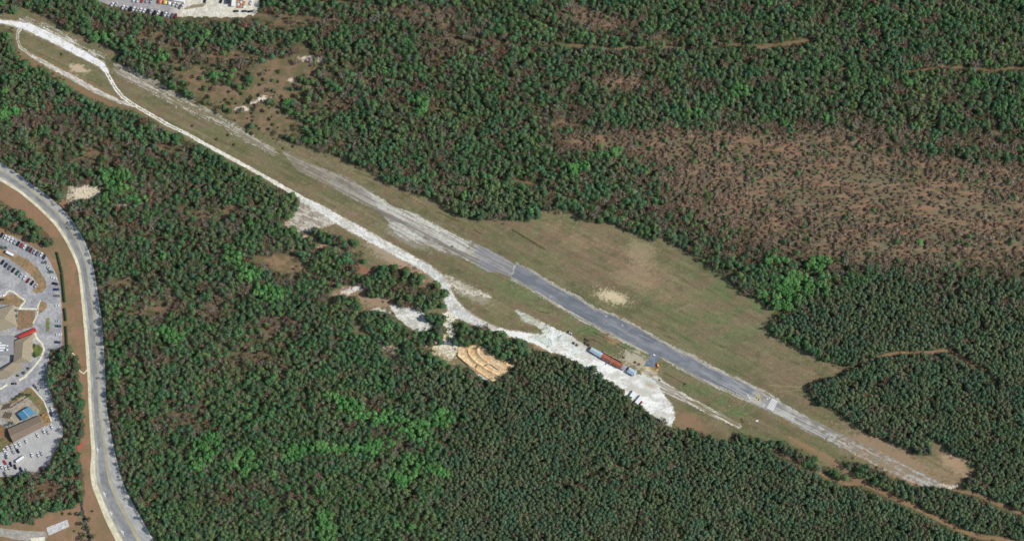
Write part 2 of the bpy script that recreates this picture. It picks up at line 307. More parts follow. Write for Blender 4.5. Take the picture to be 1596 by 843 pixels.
# ------------------------------------------------------------------ ground
def ground_col(x, y):
    n1 = fbm(x, y, 60, 40, 1, 4); n2 = fbm(x, y, 7, 5, 2, 3); n3 = fbm(x, y, 2.2, 1.6, 5, 2); nh = fbm(x, y, 26, 6, 8, 4)
    # leaf litter under the woods
    b = field(x, y, BARE)
    lit = mixc(A(86, 90, 62), A(112, 102, 78), ss(.35, .65, n2))
    hl = hill(x, y); lit = mixc(lit, A(142, 114, 90), ss(.42, .68, nh) * (0.05 + .7 * b))
    lit = mixc(lit, mixc(A(154, 126, 102), A(124, 118, 92), ss(.35, .65, fbm(x, y, 30, 7, 9, 4))), ss(.15, .6, hl) * .85); lit = lit * (1 + .5 * (fbm(x, y, 4, 1.8, 15, 3) - .5))[..., None]
    lit = mixc(lit, A(84, 98, 66), ss(.56, .7, fbm(x, y, 24, 6, 10, 4)) * ss(.1, .4, hl) * .7); lit = mixc(lit, A(160, 116, 92), ss(.55, .75, fbm(x, y, 14, 4, 14, 3)) * ss(.2, .6, hl) * .5)
    lit = mixc(lit, A(150, 140, 124), ss(.62, .8, n3) * .4 * b)
    lit = mixc(lit, A(66, 80, 54), ss(.5, .7, fbm(x, y, 16, 9, 12, 3)) * .7 * (1 - .6 * b))
    # airfield turf
    g = mixc(A(128, 121, 90), A(112, 112, 79), ss(.35, .65, streak(x, y, 60, 8, 21)))
    gr = np.clip(.9 * ell(x, y, 935, 515, 90, 20, 27) + .9 * ell(x, y, 1150, 440, 70, 42, 35) + .8 * ell(x, y, 790, 445, 70, 16, 27) + .8 * ell(x, y, 1120, 630, 100, 18, 27) + .5 * ell(x, y, 1130, 520, 110, 50, 30) + .7 * ell(x, y, 1030, 470, 60, 20, 27) + .5 * ell(x, y, 680, 285, 140, 10, 32) + .4 * ell(x, y, 880, 345, 60, 20, 0), 0, 1)
    g = mixc(g, A(97, 120, 76), gr * (.45 + .65 * ss(.35, .65, n2)))
    tn = np.clip(ell(x, y, 960, 410, 90, 36, 25) + .8 * ell(x, y, 1040, 460, 60, 20, 30) + .8 * ell(x, y, 1225, 570, 60, 24, 20) + .7 * ell(x, y, 880, 365, 80, 26, 15) + .8 * ell(x, y, 1350, 705, 120, 16, 27) + .7 * ell(x, y, 1460, 735, 60, 26, 27)
                 + .6 * ell(x, y, 600, 280, 80, 10, 33) + .7 * ell(x, y, 560, 345, 90, 10, 30) + .6 * ell(x, y, 860, 505, 40, 10, 27) + .5 * ell(x, y, 100, 75, 60, 10, 25) + .6 * ell(x, y, 620, 440, 60, 30, 0) + .9 * ell(x, y, 440, 130, 90, 50, -25), 0, 1)
    g = mixc(g, A(146, 125, 98), tn * (.3 + .7 * ss(.35, .68, fbm(x, y, 14, 8, 33, 4))))
    g = mixc(g, A(158, 130, 112), ss(.62, .78, fbm(x, y, 9, 5, 37, 3)) * (.15 + .6 * tn))
    g = mixc(g, A(82, 78, 56), ss(.63, .75, streak(x, y, 26, 1.6, 41)) * .55)
    g = mixc(g, A(138, 132, 100), ss(.6, .8, n3) * .35)
    g = mixc(g, A(132, 112, 90), ss(.48, .66, fbm(x, y, 34, 16, 43, 5)) * .6); g = mixc(g, A(96, 98, 68), ss(.55, .72, fbm(x, y, 20, 9, 44, 5)) * .45)
    g = g * (1 + .30 * (streak(x, y, 90, 1.3, 48, 2) - .5) + .2 * (streak(x, y, 160, 4, 49, 2) - .5))[..., None]; g = mixc(g, A(142, 136, 108), ss(.62, .74, fbm(x, y, 6, 4, 50, 4)) * .4)
    g = g * (1 + .34 * (vn(x / 1.4, y / 1.2, 45) - .5))[..., None]; g = mixc(g, A(205, 200, 176), (vn(x / 1.5, y / 1.5, 46) > .992) * .3 * ss(.5, .65, fbm(x, y, 30, 20, 47, 3)))
    air = pipr(x, y, AIR, 2.5, 9, 61).astype(float)
    c = mixc(lit, g, air)
    # scrubby clearing north-west
    sc_ = np.clip(ell(x, y, 440, 130, 80, 46, -30) + ell(x, y, 310, 125, 60, 22, 25) + ell(x, y, 400, 185, 70, 22, 20), 0, 1) * (1 - air)
    c = mixc(c, mixc(A(112, 106, 76), A(138, 116, 92), ss(.4, .65, n2)), ss(.2, .55, sc_))
    # reddish bare ground
    def blotch(cx, cy, rx, ry, rot, col, k=1.0, s=6, seed=71):
        nonlocal c
        m = ell(x, y, cx, cy, rx * 1.12, ry * 1.15, rot) * 1.5 + (fbm(x, y, s, s * .6, seed, 4) - .5) * 1.7 + (fbm(x, y, s * 4, s * 2, seed + 300, 2) - .5) * .7 + (vn(x / 1.2, y / 1.2, seed) - .5) * .35; m = np.minimum(m, ell(x, y, cx, cy, rx * 1.3, ry * 1.3, rot) * 5)
        c = mixc(c, col, ss(.4, 1.05, m) * k)
    blotch(955, 462, 26, 9, 15, A(216, 200, 162), .9, 1.8, 72)
    blotch(990, 430, 40, 20, 10, A(180, 160, 126), .3, 3, 73)
    blotch(1000, 395, 26, 20, 40, A(190, 172, 138), .35, 2.2, 74)
    blotch(122, 107, 15, 7, 15, A(200, 180, 150), .95, 5, 75)
    blotch(1075, 655, 40, 14, 15, A(152, 122, 96), .7, 7, 76)
    blotch(1020, 505, 8, 4, 0, A(150, 128, 96), .5)
    blotch(955, 530, 14, 6, 20, A(166, 138, 100), .7, 4, 77)
    blotch(990, 560, 24, 12, 25, A(196, 184, 160), .8, 4, 78)
    blotch(1012, 577, 9, 8, 30, A(235, 200, 135), 1, 5, 79)
    blotch(1015, 583, 4, 12, 10, A(160, 116, 70), .8, 5, 80)
    blotch(1190, 625, 70, 5, 28, A(170, 150, 118), .6, 4, 81)
    blotch(850, 545, 26, 5, 27, A(170, 140, 104), .9, 5, 82)
    blotch(800, 545, 60, 8, 30, A(160, 132, 98), .7, 5, 83)
    blotch(560, 455, 46, 26, 0, A(156, 132, 106), .85, 5, 84)
    blotch(550, 452, 18, 5, -15, A(232, 226, 214), .95, 4, 85)
    blotch(590, 470, 40, 9, 10, A(166, 140, 116), .9, 5, 86)
    blotch(590, 486, 14, 5, 10, A(215, 212, 200), .95, 4, 87)
    blotch(605, 540, 60, 7, 42, A(198, 180, 156), .9, 5, 88)
    blotch(690, 540, 26, 16, 40, A(240, 222, 180), .95, 3.5, 89)
    blotch(700, 555, 34, 14, 40, A(150, 142, 110), .5, 6, 90)
    blotch(610, 400, 46, 12, 30, A(176, 158, 134), .8, 3.5, 91)
    blotch(640, 425, 30, 9, 30, A(190, 152, 130), .8, 5, 92)
    blotch(500, 380, 40, 6, 20, A(205, 178, 158), .95, 5, 93)
    blotch(530, 400, 60, 8, 30, A(172, 128, 104), .7, 5, 94)
    blotch(555, 415, 24, 6, 25, A(158, 108, 82), .6, 5, 95)
    blotch(455, 350, 16, 8, 0, A(214, 188, 160), .9, 4, 96)
    blotch(490, 92, 20, 5, 0, A(236, 216, 196), .9, 3, 97)
    blotch(404, 156, 18, 4, -15, A(240, 224, 204), .85, 3, 98)
    blotch(377, 170, 12, 4, 0, A(240, 224, 200), .9, 3, 99)
    blotch(454, 125, 6, 2.5, 0, A(230, 210, 190), .8, 3, 100)
    blotch(131, 300, 28, 13, -8, A(232, 218, 188), .9, 2.6, 101)
    blotch(195, 322, 14, 7, 0, A(216, 196, 180), .8, 3, 102)
    blotch(245, 288, 22, 8, -15, A(214, 196, 168), .7, 3, 103)
    blotch(208, 272, 12, 5, 0, A(200, 184, 168), .6, 3, 104)
    blotch(1490, 722, 30, 14, 35, A(186, 156, 126), .7, 3.5, 105)
    blotch(1470, 757, 26, 4, 5, A(226, 214, 196), .9, 3, 106)
    blotch(1400, 735, 60, 10, 27, A(182, 146, 112), .7, 5, 107)
    blotch(1400, 712, 95, 13, 27, A(160, 136, 110), .8, 4, 126)
    blotch(1260, 700, 60, 6, 30, A(146, 122, 92), .6, 6, 108)
    blotch(1225, 655, 10, 7, -60, A(140, 108, 80), .5, 3, 109)
    blotch(730, 455, 40, 10, 27, A(176, 170, 150), .6, 3.5, 110)
    blotch(630, 372, 40, 6, 27, A(170, 165, 150), .5, 4, 111)
    blotch(1400, 28, 16, 8, 30, A(186, 146, 100), .9, 4, 112)
    blotch(60, 105, 60, 7, 32, A(150, 120, 92), .75, 6, 113)
    blotch(150, 152, 60, 6, 28, A(150, 120, 92), .75, 6, 114)
    blotch(130, 125, 130, 3.5, 28, A(160, 124, 96), .45, 6, 115)
    for (pts, col, wd, k) in FRINGE:
        if pts[0] == 'p':
            sm = sum(pip(x + wd * math.cos(q * .9) * (.4 + .15 * (q % 5)), y + wd * math.sin(q * .9) * (.4 + .15 * (q % 5)), pts[1]).astype(float) for q in range(14)) / 14
        else: sm = 1 - ss(-1.0, wd, ldistw(x, y, pts))
        c = mixc(c, col, ss(.25, .75, sm + (fbm(x, y, 4, 3, 501, 3) - .5) * .9 - .12) * k)
    # thin dark ruts in the turf
    for (p, wd, col, k) in ([(738,358),(750,364)], .9, A(60,52,38), .8), ([(798,358),(848,388)], 1.3, A(58,52,38), .8), ([(550,266),(578,277)], .7, A(70,64,44), .7), ([(596,286),(664,322)], .7, A(70,64,44), .6), ([(680,330),(716,346)], .8, A(88,58,40), .8), ([(838,485),(856,488)], .9, A(60,60,40), .8), ([(1200,600),(1255,604)], 1.0, A(158,142,104), .7), ([(1200,612),(1257,606)], .9, A(150,136,100), .6), ([(463,287),(482,288)], .7, A(70,66,46), .6):
        c = mixc(c, col, (1 - ss(wd * .5, wd * 1.2, ldist(x, y, p) + (n3 - .5) * .8)) * k)
    # town side
    lf = pip(x, y, LEFT).astype(float)
    v = mixc(A(152, 122, 96), A(136, 118, 88), ss(.35, .65, fbm(x, y, 18, 18, 201, 4)))
    v = mixc(v, A(166, 128, 102), ss(.55, .75, fbm(x, y, 6, 8, 203, 3)) * .6)
    fl = (pip(x, y, FL) | pip(x, y, FL2)).astype(float)
    v = mixc(v, A(104, 84, 66), fl * .8)
    c = mixc(c, v, lf); c = mixc(c, mixc(A(156, 128, 100), A(120, 110, 80), ss(.4, .6, n2)), ss(.2, .6, ell(x, y, 447, 412, 46, 15, 12)) * .9)
    blotch(124, 695, 4.5, 10, 20, A(196, 96, 84), 1, 4, 120); blotch(119, 566, 5, 7, -20, A(200, 110, 92), .7, 4, 121)
    blotch(104, 320, 20, 6, 42, A(164, 124, 100), .8, 5, 122)
    blotch(160, 461, 12, 4, 0, A(180, 140, 100), .9, 4, 123); blotch(165, 552, 9, 4, 0, A(176, 160, 110), .9, 4, 124); blotch(180, 682, 10, 3, 0, A(170, 150, 100), .8, 4, 125)
    # trails
    td = trail_d(x, y) + (n2 - .5) * 2.4
    c = mixc(c, mixc(A(158, 132, 102), A(138, 114, 86), n2), (1 - ss(-.4, 2.0, td)) * (.65 + .35 * (y > 500)))
    return c * (0.93 + .14 * n1)[..., None]
YARD = [(796,477),(815,487),(835,496),(858,508),(883,520),(900,530),(915,541),(950,565),(990,583),(1004,584),(1020,592),(1030,606),(1037,618),(1050,636),(1052,650),(1045,667),(1030,655),(1013,645),(1000,632),(988,626),(975,617),(948,594),(930,584),(910,572),(895,562),(872,552),(852,543),(838,530),(820,527),(838,520),(850,519),(842,512),(828,505),(812,500),(808,490)]
OLD_W = [(437,232),(475,249),(500,261),(540,276),(575,296),(613,322),(651,334),(668,344),(700,361),(733,376),(776,396),(806,412),(798,432),(775,424),(761,424),(743,413),(718,401),(690,392),(663,382),(641,376),(622,370),(608,355),(600,339),(590,329),(540,304),(513,289),(465,266),(448,248)]
OLD_E = [(1176,607),(1200,618),(1225,630),(1260,650),(1290,666),(1330,683),(1375,704),(1420,728),(1468,752),(1462,760),(1440,757),(1400,744),(1370,727),(1320,701),(1285,684),(1250,668),(1220,650),(1190,637),(1162,622)]
RW_V = [(804,409),(830,421),(868,444),(903,462),(928,479),(958,489),(993,507),(1023,524),(1053,541),(1082,553),(1104,567),(1134,581),(1200,612),(1220,628),(1200,641),(1162,625),(1130,611),(1097,596),(1067,581),(1037,563),(1028,556),(1010,552),(987,542),(957,527),(927,511),(897,495),(862,474),(822,450),(794,436)]
PAD = [(466,307),(490,320),(520,335),(545,348),(525,348),(505,353),(483,362),(468,361),(450,352),(448,344),(458,334),(470,319)]
TAXI = [(1010,585,10),(1030,600,8),(1050,612,6.5),(1075,624,5.5),(1100,637,5),(1125,650,4.5),(1152,664,3)]
HAUL = [(-70,28,2.5),(0,34,2.5),(26,38,4),(45,43,6),(65,52,6),(90,64,6),(115,78,5.5),(140,91,5),(158,101,4.5),(166,112,3)]
TW = [(162,106,2.6),(171,122,2.6),(180,138,2.8),(192,152,2.8),(207,163,2.6),(235,179,2.6),(262,195,2.6),(290,208,2.4),(320,225,2.4),(355,244,2.8),(385,260,2.5),(415,277,2.7),(445,294,3),(470,308,3)]
LOOP = [(34,42,3),(28,50,2.4),(27,62,2.0),(32,74,2.2),(45,84,2.2),(60,93,3),(85,107,3.6),(110,120,4),(135,134,4),(160,147,3.5),(185,158,2.6),(207,166,1.5)]
PAR = [(468,309,3),(490,320,5),(520,338,6.5),(555,358,7),(590,377,7),(625,396,7),(652,411,6),(664,420,5)]
GR = [(655,410,5),(668,420,6),(682,432,7),(692,446,8),(698,462,9),(706,477,10),(720,489,8),(742,501,6),(765,512,5),(790,519,4.5),(815,523,5),(840,530,8),(862,540,9)]
RUB = [(686,424),(708,434),(725,444),(751,453),(768,462),(766,467),(748,460),(728,462),(715,456),(702,444)]
WPAD = [(605,476),(625,476),(645,481),(662,487),(664,498),(676,508),(668,513),(656,518),(641,511),(621,497)]
FAR = [(178,98),(200,104),(230,118),(265,138),(300,155),(340,178),(370,195),(400,214),(425,230),(435,241),(425,243),(400,230),(370,213),(340,195),(300,178),(262,160),(230,142),(195,125),(175,110)]
FRINGE = [(('p', YARD), A(196, 188, 162), 5, .85), (('p', OLD_W), A(142, 134, 112), 4, .6), (('p', OLD_E), A(146, 136, 112), 4, .6), (('p', RW_V), A(140, 132, 106), 3.5, .6), (('p', PAD), A(160, 142, 118), 4, .8),
 (('p', RUB), A(160, 150, 124), 5, .7), (('p', WPAD), A(186, 172, 148), 4, .8), (('p', FAR), A(132, 124, 98), 4, .5), (TAXI, A(150, 138, 108), 4, .55), (HAUL, A(190, 184, 162), 5, .7), (TW, A(160, 148, 116), 3, .6), (LOOP, A(146, 134, 104), 3.5, .6), (PAR, A(176, 162, 134), 5, .75), (GR, A(182, 170, 146), 5, .8)]
xs = np.concatenate([[-12000, -6000, -2500, -1000, -400, -120], np.arange(-60, 1657, 1.5), [1720, 2000, 2600, 4100, 7600, 13600]])
ys = np.concatenate([[-12000, -6000, -2500, -1000, -400, -120], np.arange(-60, 904, 1.5), [960, 1240, 1850, 3350, 6850, 12850]])
gx, gy = np.meshgrid(xs, ys); nx, ny = len(xs), len(ys)
gc = ground_col(gx, gy)
V = np.stack([WX(gx), WY(gy), np.zeros_like(gx)], -1).reshape(-1, 3)
ii = (np.arange(ny - 1)[:, None] * nx + np.arange(nx - 1)[None]).ravel()
F = np.stack([ii + nx, ii + nx + 1, ii + 1, ii], -1)
tag(link('ground', npmesh('ground', V, F, gc.reshape(-1, 3)), None, M_ground), 'olive turf airfield clearing and leaf-littered ground under the woods', 'ground', None, 'structure')
del gx, gy, gc, V, F

def sheet(name, maskf, bbox, z, colf, m, step=.75, parent=None, label=None, cat=None, kind='structure'):
    x0, y0, x1, y1 = bbox
    ax = np.arange(x0, x1 + step, step); ay = np.arange(y0, y1 + step, step)
    cx_, cy_ = np.meshgrid((ax[:-1] + ax[1:]) / 2, (ay[:-1] + ay[1:]) / 2)
    mk = maskf(cx_, cy_); jj, iix = np.nonzero(mk); n = len(ax)
    a = jj * n + iix; Fq = np.stack([a + n, a + n + 1, a + 1, a], -1)
    u, inv = np.unique(Fq.ravel(), return_inverse=True)
    X = ax[u % n]; Y = ay[u // n]
    cols = colf(X, Y)
    Vv = np.stack([WX(X), WY(Y), np.full(X.shape, z)], -1)
    o = link(name, npmesh(name, Vv, inv.reshape(-1, 4), cols), parent, m)
    return tag(o, label, cat, None, kind if parent is None else None)
def soft(x, y, poly, r=4.0, seed=601, k=.9, th=.5):
    sm = sum(pip(x + r * math.cos(q * 2.4) * (.25 + .75 * (q / 13)), y + r * math.sin(q * 2.4) * (.25 + .75 * (q / 13)), poly).astype(float) for q in range(14)) / 14
    return sm + (fbm(x, y, 4.5, 3, seed, 4) - .5) * k + (vn(x / 1.1, y / 1.1, seed + 3) - .5) * k * .55 > th
def bb(p, m=4):
    p = np.array([q[:2] for q in p]); return (p[:, 0].min() - m, p[:, 1].min() - m, p[:, 0].max() + m, p[:, 1].max() + m)
def psheet(name, poly, z, colf, m, rg=1.2, step=.75, s=5, **k):
    return sheet(name, lambda x, y: pipr(x, y, poly, rg, s, 7) if rg > 0 else pip(x, y, poly), bb(poly), z, colf, m, step, **k)
def two(c1, c2, sx=8, sy=None, seed=5, lo=.35, hi=.65, fine=.12, st=False):
    def f(x, y):
        n = streak(x, y, sx, sy or sx, seed) if st else fbm(x, y, sx, sy, seed, 4)
        c = mixc(c1, c2, ss(lo, hi, n)); return np.clip(c * (1 + fine * 2.6 * (fbm(x, y, 1.8, None, seed + 5, 2) - .5) * 2)[..., None], 0, .88)
    return f

# worn old runway (west)
def oldw_mask(x, y):
    u, v = uv(x, y)
    n = streak(x, y, 34, 1.8, 131); n2 = fbm(x, y, 5, 3, 133, 3) * .6 + .4 * vn(x / 1.2, y / 1.2, 4)
    edge = ss(440, 640, x) * .2 - .05
    return soft(x, y, OLD_W, 4.0, 611) & (n * .6 + n2 * .4 > .40 - edge)
def oldw_col(x, y):
    n = streak(x, y, 40, 1.7, 141, 4); n2 = fbm(x, y, 7, 5, 143, 4); u, v = uv(x, y)
    c = mixc(A(128, 122, 112), A(186, 182, 168), ss(.38, .62, n * .65 + n2 * .35))
    bright = pipr(x, y, [(575,300),(640,330),(668,344),(700,361),(735,378),(722,392),(690,378),(650,358),(620,340),(590,325)], 1.5, 5, 9) | pipr(x, y, [(605,345),(640,350),(662,365),(660,374),(640,374),(615,362)], 1.5, 5, 9)
    c = mixc(c, mixc(A(190, 190, 176), A(216, 214, 200), n2), bright * (.35 + .6 * ss(.35, .55, n)))
    east = ss(735, 750, x)
    c = mixc(c, mixc(A(134, 134, 136), A(160, 158, 154), ss(.4, .65, n)), east)
    c = mixc(c, A(126, 120, 112), (1 - ss(1.2, 3.6, ldist(x, y, [(560, 312), (600, 334), (650, 358), (700, 386), (745, 405)]) + 2.5 * (n - .5))) * .75); c = mixc(c, A(138, 128, 108), (1 - ss(520, 600, x)) * .45)
    dk = ell(x, y, 600, 335, 16, 5, 27) + ell(x, y, 560, 300, 40, 6, 30) * .6
    c = mixc(c, A(128, 120, 114), np.clip(dk, 0, 1) * .8)
    c = mixc(c, A(126, 118, 92), ss(.62, .74, fbm(x, y, 3.2, 2.2, 147, 3)) * .5)
    # slab joints, spalled along the length
    jt = np.abs(((u / 9.0) % 1) - .5) > .47; c = mixc(c, A(120, 112, 98), jt * .35)
    return c
sheet('old_runway', oldw_mask, bb(OLD_W), .05, oldw_col, M_gravel, .6, label='worn pale concrete western stretch of the old airstrip', cat='runway')
# faint remains of the strip in the far north-west
sheet('faded_runway', lambda x, y: pipr(x, y, FAR, 2, 6, 151) & (streak(x, y, 26, 1.5, 153) * .55 + fbm(x, y, 5, 3, 155, 3) * .25 + .2 * vn(x / 1.2, y / 1.2, 6) + .10 * ell(x, y, 215, 120, 40, 14, 27) + .1 * ell(x, y, 415, 232, 26, 9, 27) > .50), bb(FAR), .05, two(A(146, 138, 120), A(188, 182, 166), 20, 1.5, 157, .4, .6, st=True), M_gravel, .6,
      label='faded broken paving of the airstrip in the far north-west', cat='runway')
FAR2 = [(20,35),(40,26),(70,36),(100,52),(130,72),(165,86),(160,92),(120,80),(80,60),(40,44)]
sheet('chalky_verge', lambda x, y: pipr(x, y, FAR2, 2, 6, 161) & (streak(x, y, 14, 1.4, 163) * .7 + .3 * vn(x / 1.1, y / 1.1, 8) > .46), bb(FAR2), .045, two(A(150, 146, 124), A(206, 202, 186), 14, 1.5, 167, .35, .65, st=True), M_gravel, .6, label='chalky dust spilled beside the white haul road', cat='ground')
# main asphalt runway
RW = [(806,412),(828,424),(865,447),(900,465),(925,482),(955,492),(990,510),(1020,527),(1050,545),(1078,557),(1100,570),(1130,584),(1178,606),(1166,621),(1133,606),(1100,592),(1070,577),(1040,560),(1013,549),(990,539),(960,523),(930,507),(900,491),(865,471),(825,447),(797,432)]
sheet('runway_shoulder', lambda x, y: pipr(x, y, RW_V, 1.2, 4, 7) & ((streak(x, y, 16, 2.2, 173) * .6 + .4 * vn(x / 1.3, y / 1.3, 5) > .34) | pip(x, y, RW)), bb(RW_V), .06, two(A(150, 146, 130), A(186, 182, 166), 14, 1.3, 171, .4, .6, st=True), M_gravel, .6, label='pale worn shoulder along both edges of the grey runway', cat='runway')
def rw_col(x, y):
    n = streak(x, y, 60, 4, 181); n2 = fbm(x, y, 12, 8, 183, 4)
    c = mixc(A(116, 121, 126), A(136, 139, 142), ss(.35, .65, n * .6 + n2 * .4))
    c = mixc(c, A(106, 112, 118), ss(.5, .7, fbm(x, y, 30, 12, 185, 3)) * .6); c = c * (1 + .35 * (streak(x, y, 26, 1.2, 186, 3) - .5))[..., None]; c = mixc(c, A(88, 92, 96), (np.abs(fbm(x, y, 9, 9, 188, 2) - .5) < .012) * .5)
    c = mixc(c, A(168, 168, 170), ss(.64, .72, streak(x, y, 20, 1.1, 187)) * .45)
    c = mixc(c, A(170, 170, 166), ss(1060, 1150, x) * ss(.48, .62, streak(x, y, 24, 2.2, 189)) * .75)
    for p in ((858,462),(945,493),(970,507)): c = mixc(c, A(200, 200, 200), (np.hypot(x - p[0], y - p[1]) + 5 * fbm(x, y, 2, None, 3, 2) < 3.6) * .45)
    return c
psheet('runway', RW, .10, rw_col, M_asphalt, .35, .6, 4, label='blue-grey asphalt centre of the runway', cat='runway')
APR = [(1008,546),(1030,556),(1024,562),(1021,572),(1003,571),(1009,562),(1013,554)]
psheet('apron', APR, .13, two(A(112, 122, 132), A(126, 134, 142), 5), M_asphalt, .4, .6, label='small asphalt apron joining the runway', cat='apron')
# eastern worn runway
def olde_col(x, y):
    n = streak(x, y, 40, 1.6, 191); n2 = fbm(x, y, 6, 4, 193, 4)
    c = mixc(A(140, 137, 130), A(190, 188, 178), ss(.38, .62, n * .6 + n2 * .4))
    c = mixc(c, A(138, 138, 136), ell(x, y, 1200, 629, 16, 12) * .8)
    c = mixc(c, A(176, 152, 132), ss(1290, 1350, x) * (1 - ss(1380, 1430, x)) * ss(.4, .6, n2) * .7)
    c = mixc(c, A(128, 118, 92), ss(.55, .7, fbm(x, y, 3, 2, 197, 3)) * ss(1230, 1300, x) * .5)
    return c
sheet('worn_runway', lambda x, y: soft(x, y, OLD_E, 3.5, 621) & (streak(x, y, 26, 2, 198) * .5 + fbm(x, y, 4, 3, 196, 3) * .5 > .33 + .17 * ss(1250, 1330, x) - .09 * ss(1400, 1440, x)), bb(OLD_E), .08, olde_col, M_gravel, .6, label='worn grey eastern end of the airstrip breaking up into turf', cat='runway')
# taxi strip
def stroke(name, pts, z, colf, m, rg=.6, step=.6, thr=None, **k):
    def mk(x, y):
        q = ldistw(x, y, pts) + (fbm(x, y, 4, 3, 211, 3) - .5) * rg * 6 + (vn(x / 1.1, y / 1.1, 213) - .5) * rg * 2.2 < 0
        if thr: q &= thr(x, y)
        return q
    return sheet(name, mk, bb(pts, 18), z, colf, m, step, **k)
stroke('taxi_strip', TAXI, .05, two(A(160, 154, 142), A(214, 208, 190), 24, 1.6, 221, .4, .6, st=True), M_gravel, .6, label='two-rut pale strip running on from the gravel yard', cat='track',
       thr=lambda x, y: ((np.abs(ldistw(x, y, [(a, b, 0) for a, b, c in TAXI])) > 1.2) | (x < 1070)) & (streak(x, y, 18, 1.6, 223) > .36))
# bright haul road, west loop and the gravel yard
WH1, WH2 = A(228, 226, 214), A(250, 250, 244)
stroke('haul_road', HAUL, .07, two(WH1, WH2, 9), M_gravel, .5, label='dazzling white crushed-stone haul road entering from the west', cat='road')
stroke('twin_track', TW, .075, two(A(218, 214, 198), A(240, 237, 224), 6), M_gravel, .35, label='pale twin-rut track along the south side of the airstrip', cat='track',
       thr=lambda x, y: (np.abs(ldist(x, y, TW)) > .75) | (x > 285) | (fbm(x, y, 3, 3, 5, 2) > .62))
stroke('loop_track', LOOP, .055, two(A(176, 170, 154), A(216, 210, 196), 12, 2, 231, st=True), M_gravel, .5, label='pale return track on the south side of the grassy loop', cat='track',
       thr=lambda x, y: (np.abs(ldist(x, y, LOOP)) > .6) | (x > 50))
stroke('gravel_strip', PAR, .07, two(A(204, 202, 190), A(232, 230, 220), 20, 5, 241, .35, .65, st=True), M_gravel, .7, label='wide white gravel strip parallel to the old runway', cat='track')
sheet('gravel_pad', lambda x, y: soft(x, y, PAD, 5, 641, 1.1), bb(PAD), .055, two(A(156, 146, 130), A(200, 194, 178), 9, 3, 251, .38, .62, st=True), M_gravel, .6, label='triangular worn gravel pad beside the woods', cat='gravel')
def gr_col(x, y):
    c = two(A(206, 208, 202), A(226, 226, 218), 7, 5, 261)(x, y)
    c = mixc(c, A(180, 180, 168), ss(.52, .7, fbm(x, y, 3, 2.2, 263, 3)) * .6); c = mixc(c, A(168, 160, 142), ss(.55, .7, fbm(x, y, 10, 5, 265, 3)) * .5)
    return mixc(c, A(246, 246, 240), ss(760, 810, x) * .85)
stroke('gravel_road', GR, .08, gr_col, M_gravel, .8, label='white gravel road curving from the strip down to the yard', cat='road')
def yard_mask(x, y):
    hole = (x < 870) & (fbm(x, y, 5, 3.2, 271, 3) < .44 - .16 * ss(820, 870, x)) & (y < 520)
    return soft(x, y, YARD, 4.5) & ~hole
def yard_col(x, y):
    n = fbm(x, y, 10, 6, 275, 4); c = mixc(A(232, 234, 226), A(252, 252, 246), ss(.3, .6, n))
    c = mixc(c, A(206, 224, 210), ss(.5, .68, fbm(x, y, 14, 9, 277, 3)) * .55)
    c = mixc(c, A(196, 206, 186), (1 - ss(830, 870, x)) * .8)
    c = mixc(c, A(196, 190, 176), np.clip(ell(x, y, 900, 535, 26, 8, 27) + ell(x, y, 990, 605, 22, 8, 40) * .8 + ell(x, y, 1015, 600, 20, 9, 30), 0, 1) * .8)
    c = mixc(c, A(120, 140, 118), np.clip(ell(x, y, 872, 527, 7, 6, 20) * ss(.4, .6, fbm(x, y, 3, 3, 5, 2)), 0, 1) * .8)
    c = mixc(c, A(180, 160, 120), np.clip(ell(x, y, 1012, 600, 10, 4, 10), 0, 1) * .7)
    c = mixc(c, A(176, 176, 160), ss(.55, .72, fbm(x, y, 2.6, 2, 279, 3)) * .55)
    c = mixc(c, A(188, 182, 164), ss(.5, .68, fbm(x, y, 18, 8, 281, 4)) * .55)
    ck = np.abs(fbm(x, y, 7, 4, 285, 2) - .5); c = mixc(c, A(110, 112, 92), (1 - ss(.008, .03, ck)) * (1 - ss(850, 890, x)) * .8)
    return c
sheet('gravel_yard', yard_mask, bb(YARD), .09, yard_col, M_gravel, .6, label='bright crushed white stone yard in front of the sheds', cat='yard')
sheet('rubble_strip', lambda x, y: soft(x, y, RUB, 4, 631, 1.2) & (fbm(x, y, 3.4, 2.6, 283, 3) > .42), bb(RUB), .06, two(A(176, 170, 150), A(212, 206, 184), 4), M_gravel, .6, label='crumbled broken paving north of the gravel road', cat='rubble')
sheet('white_pad', lambda x, y: soft(x, y, WPAD, 4, 651), bb(WPAD), .06, two(A(192, 190, 176), A(226, 226, 214), 6, 4, 3, .38, .6), M_gravel, .6, label='white gravel clearing between the tree islands', cat='gravel')
LINKP = [(700,480),(712,488),(716,494),(712,500),(704,503),(709,516),(708,528),(716,537),(712,552),(700,560),(690,548),(676,541),(690,535),(698,524),(697,512),(690,506),(697,498),(690,490)]
sheet('gravel_link', lambda x, y: pipr(x, y, LINKP, 1.8, 5, 291) & (fbm(x, y, 3, 2.4, 293, 3) > .38 + .1 * ss(530, 545, y)), bb(LINKP), .065, two(A(214, 208, 190), A(236, 230, 208), 5), M_gravel, .6, label='stony white link from the gravel road to the dirt terraces', cat='gravel')
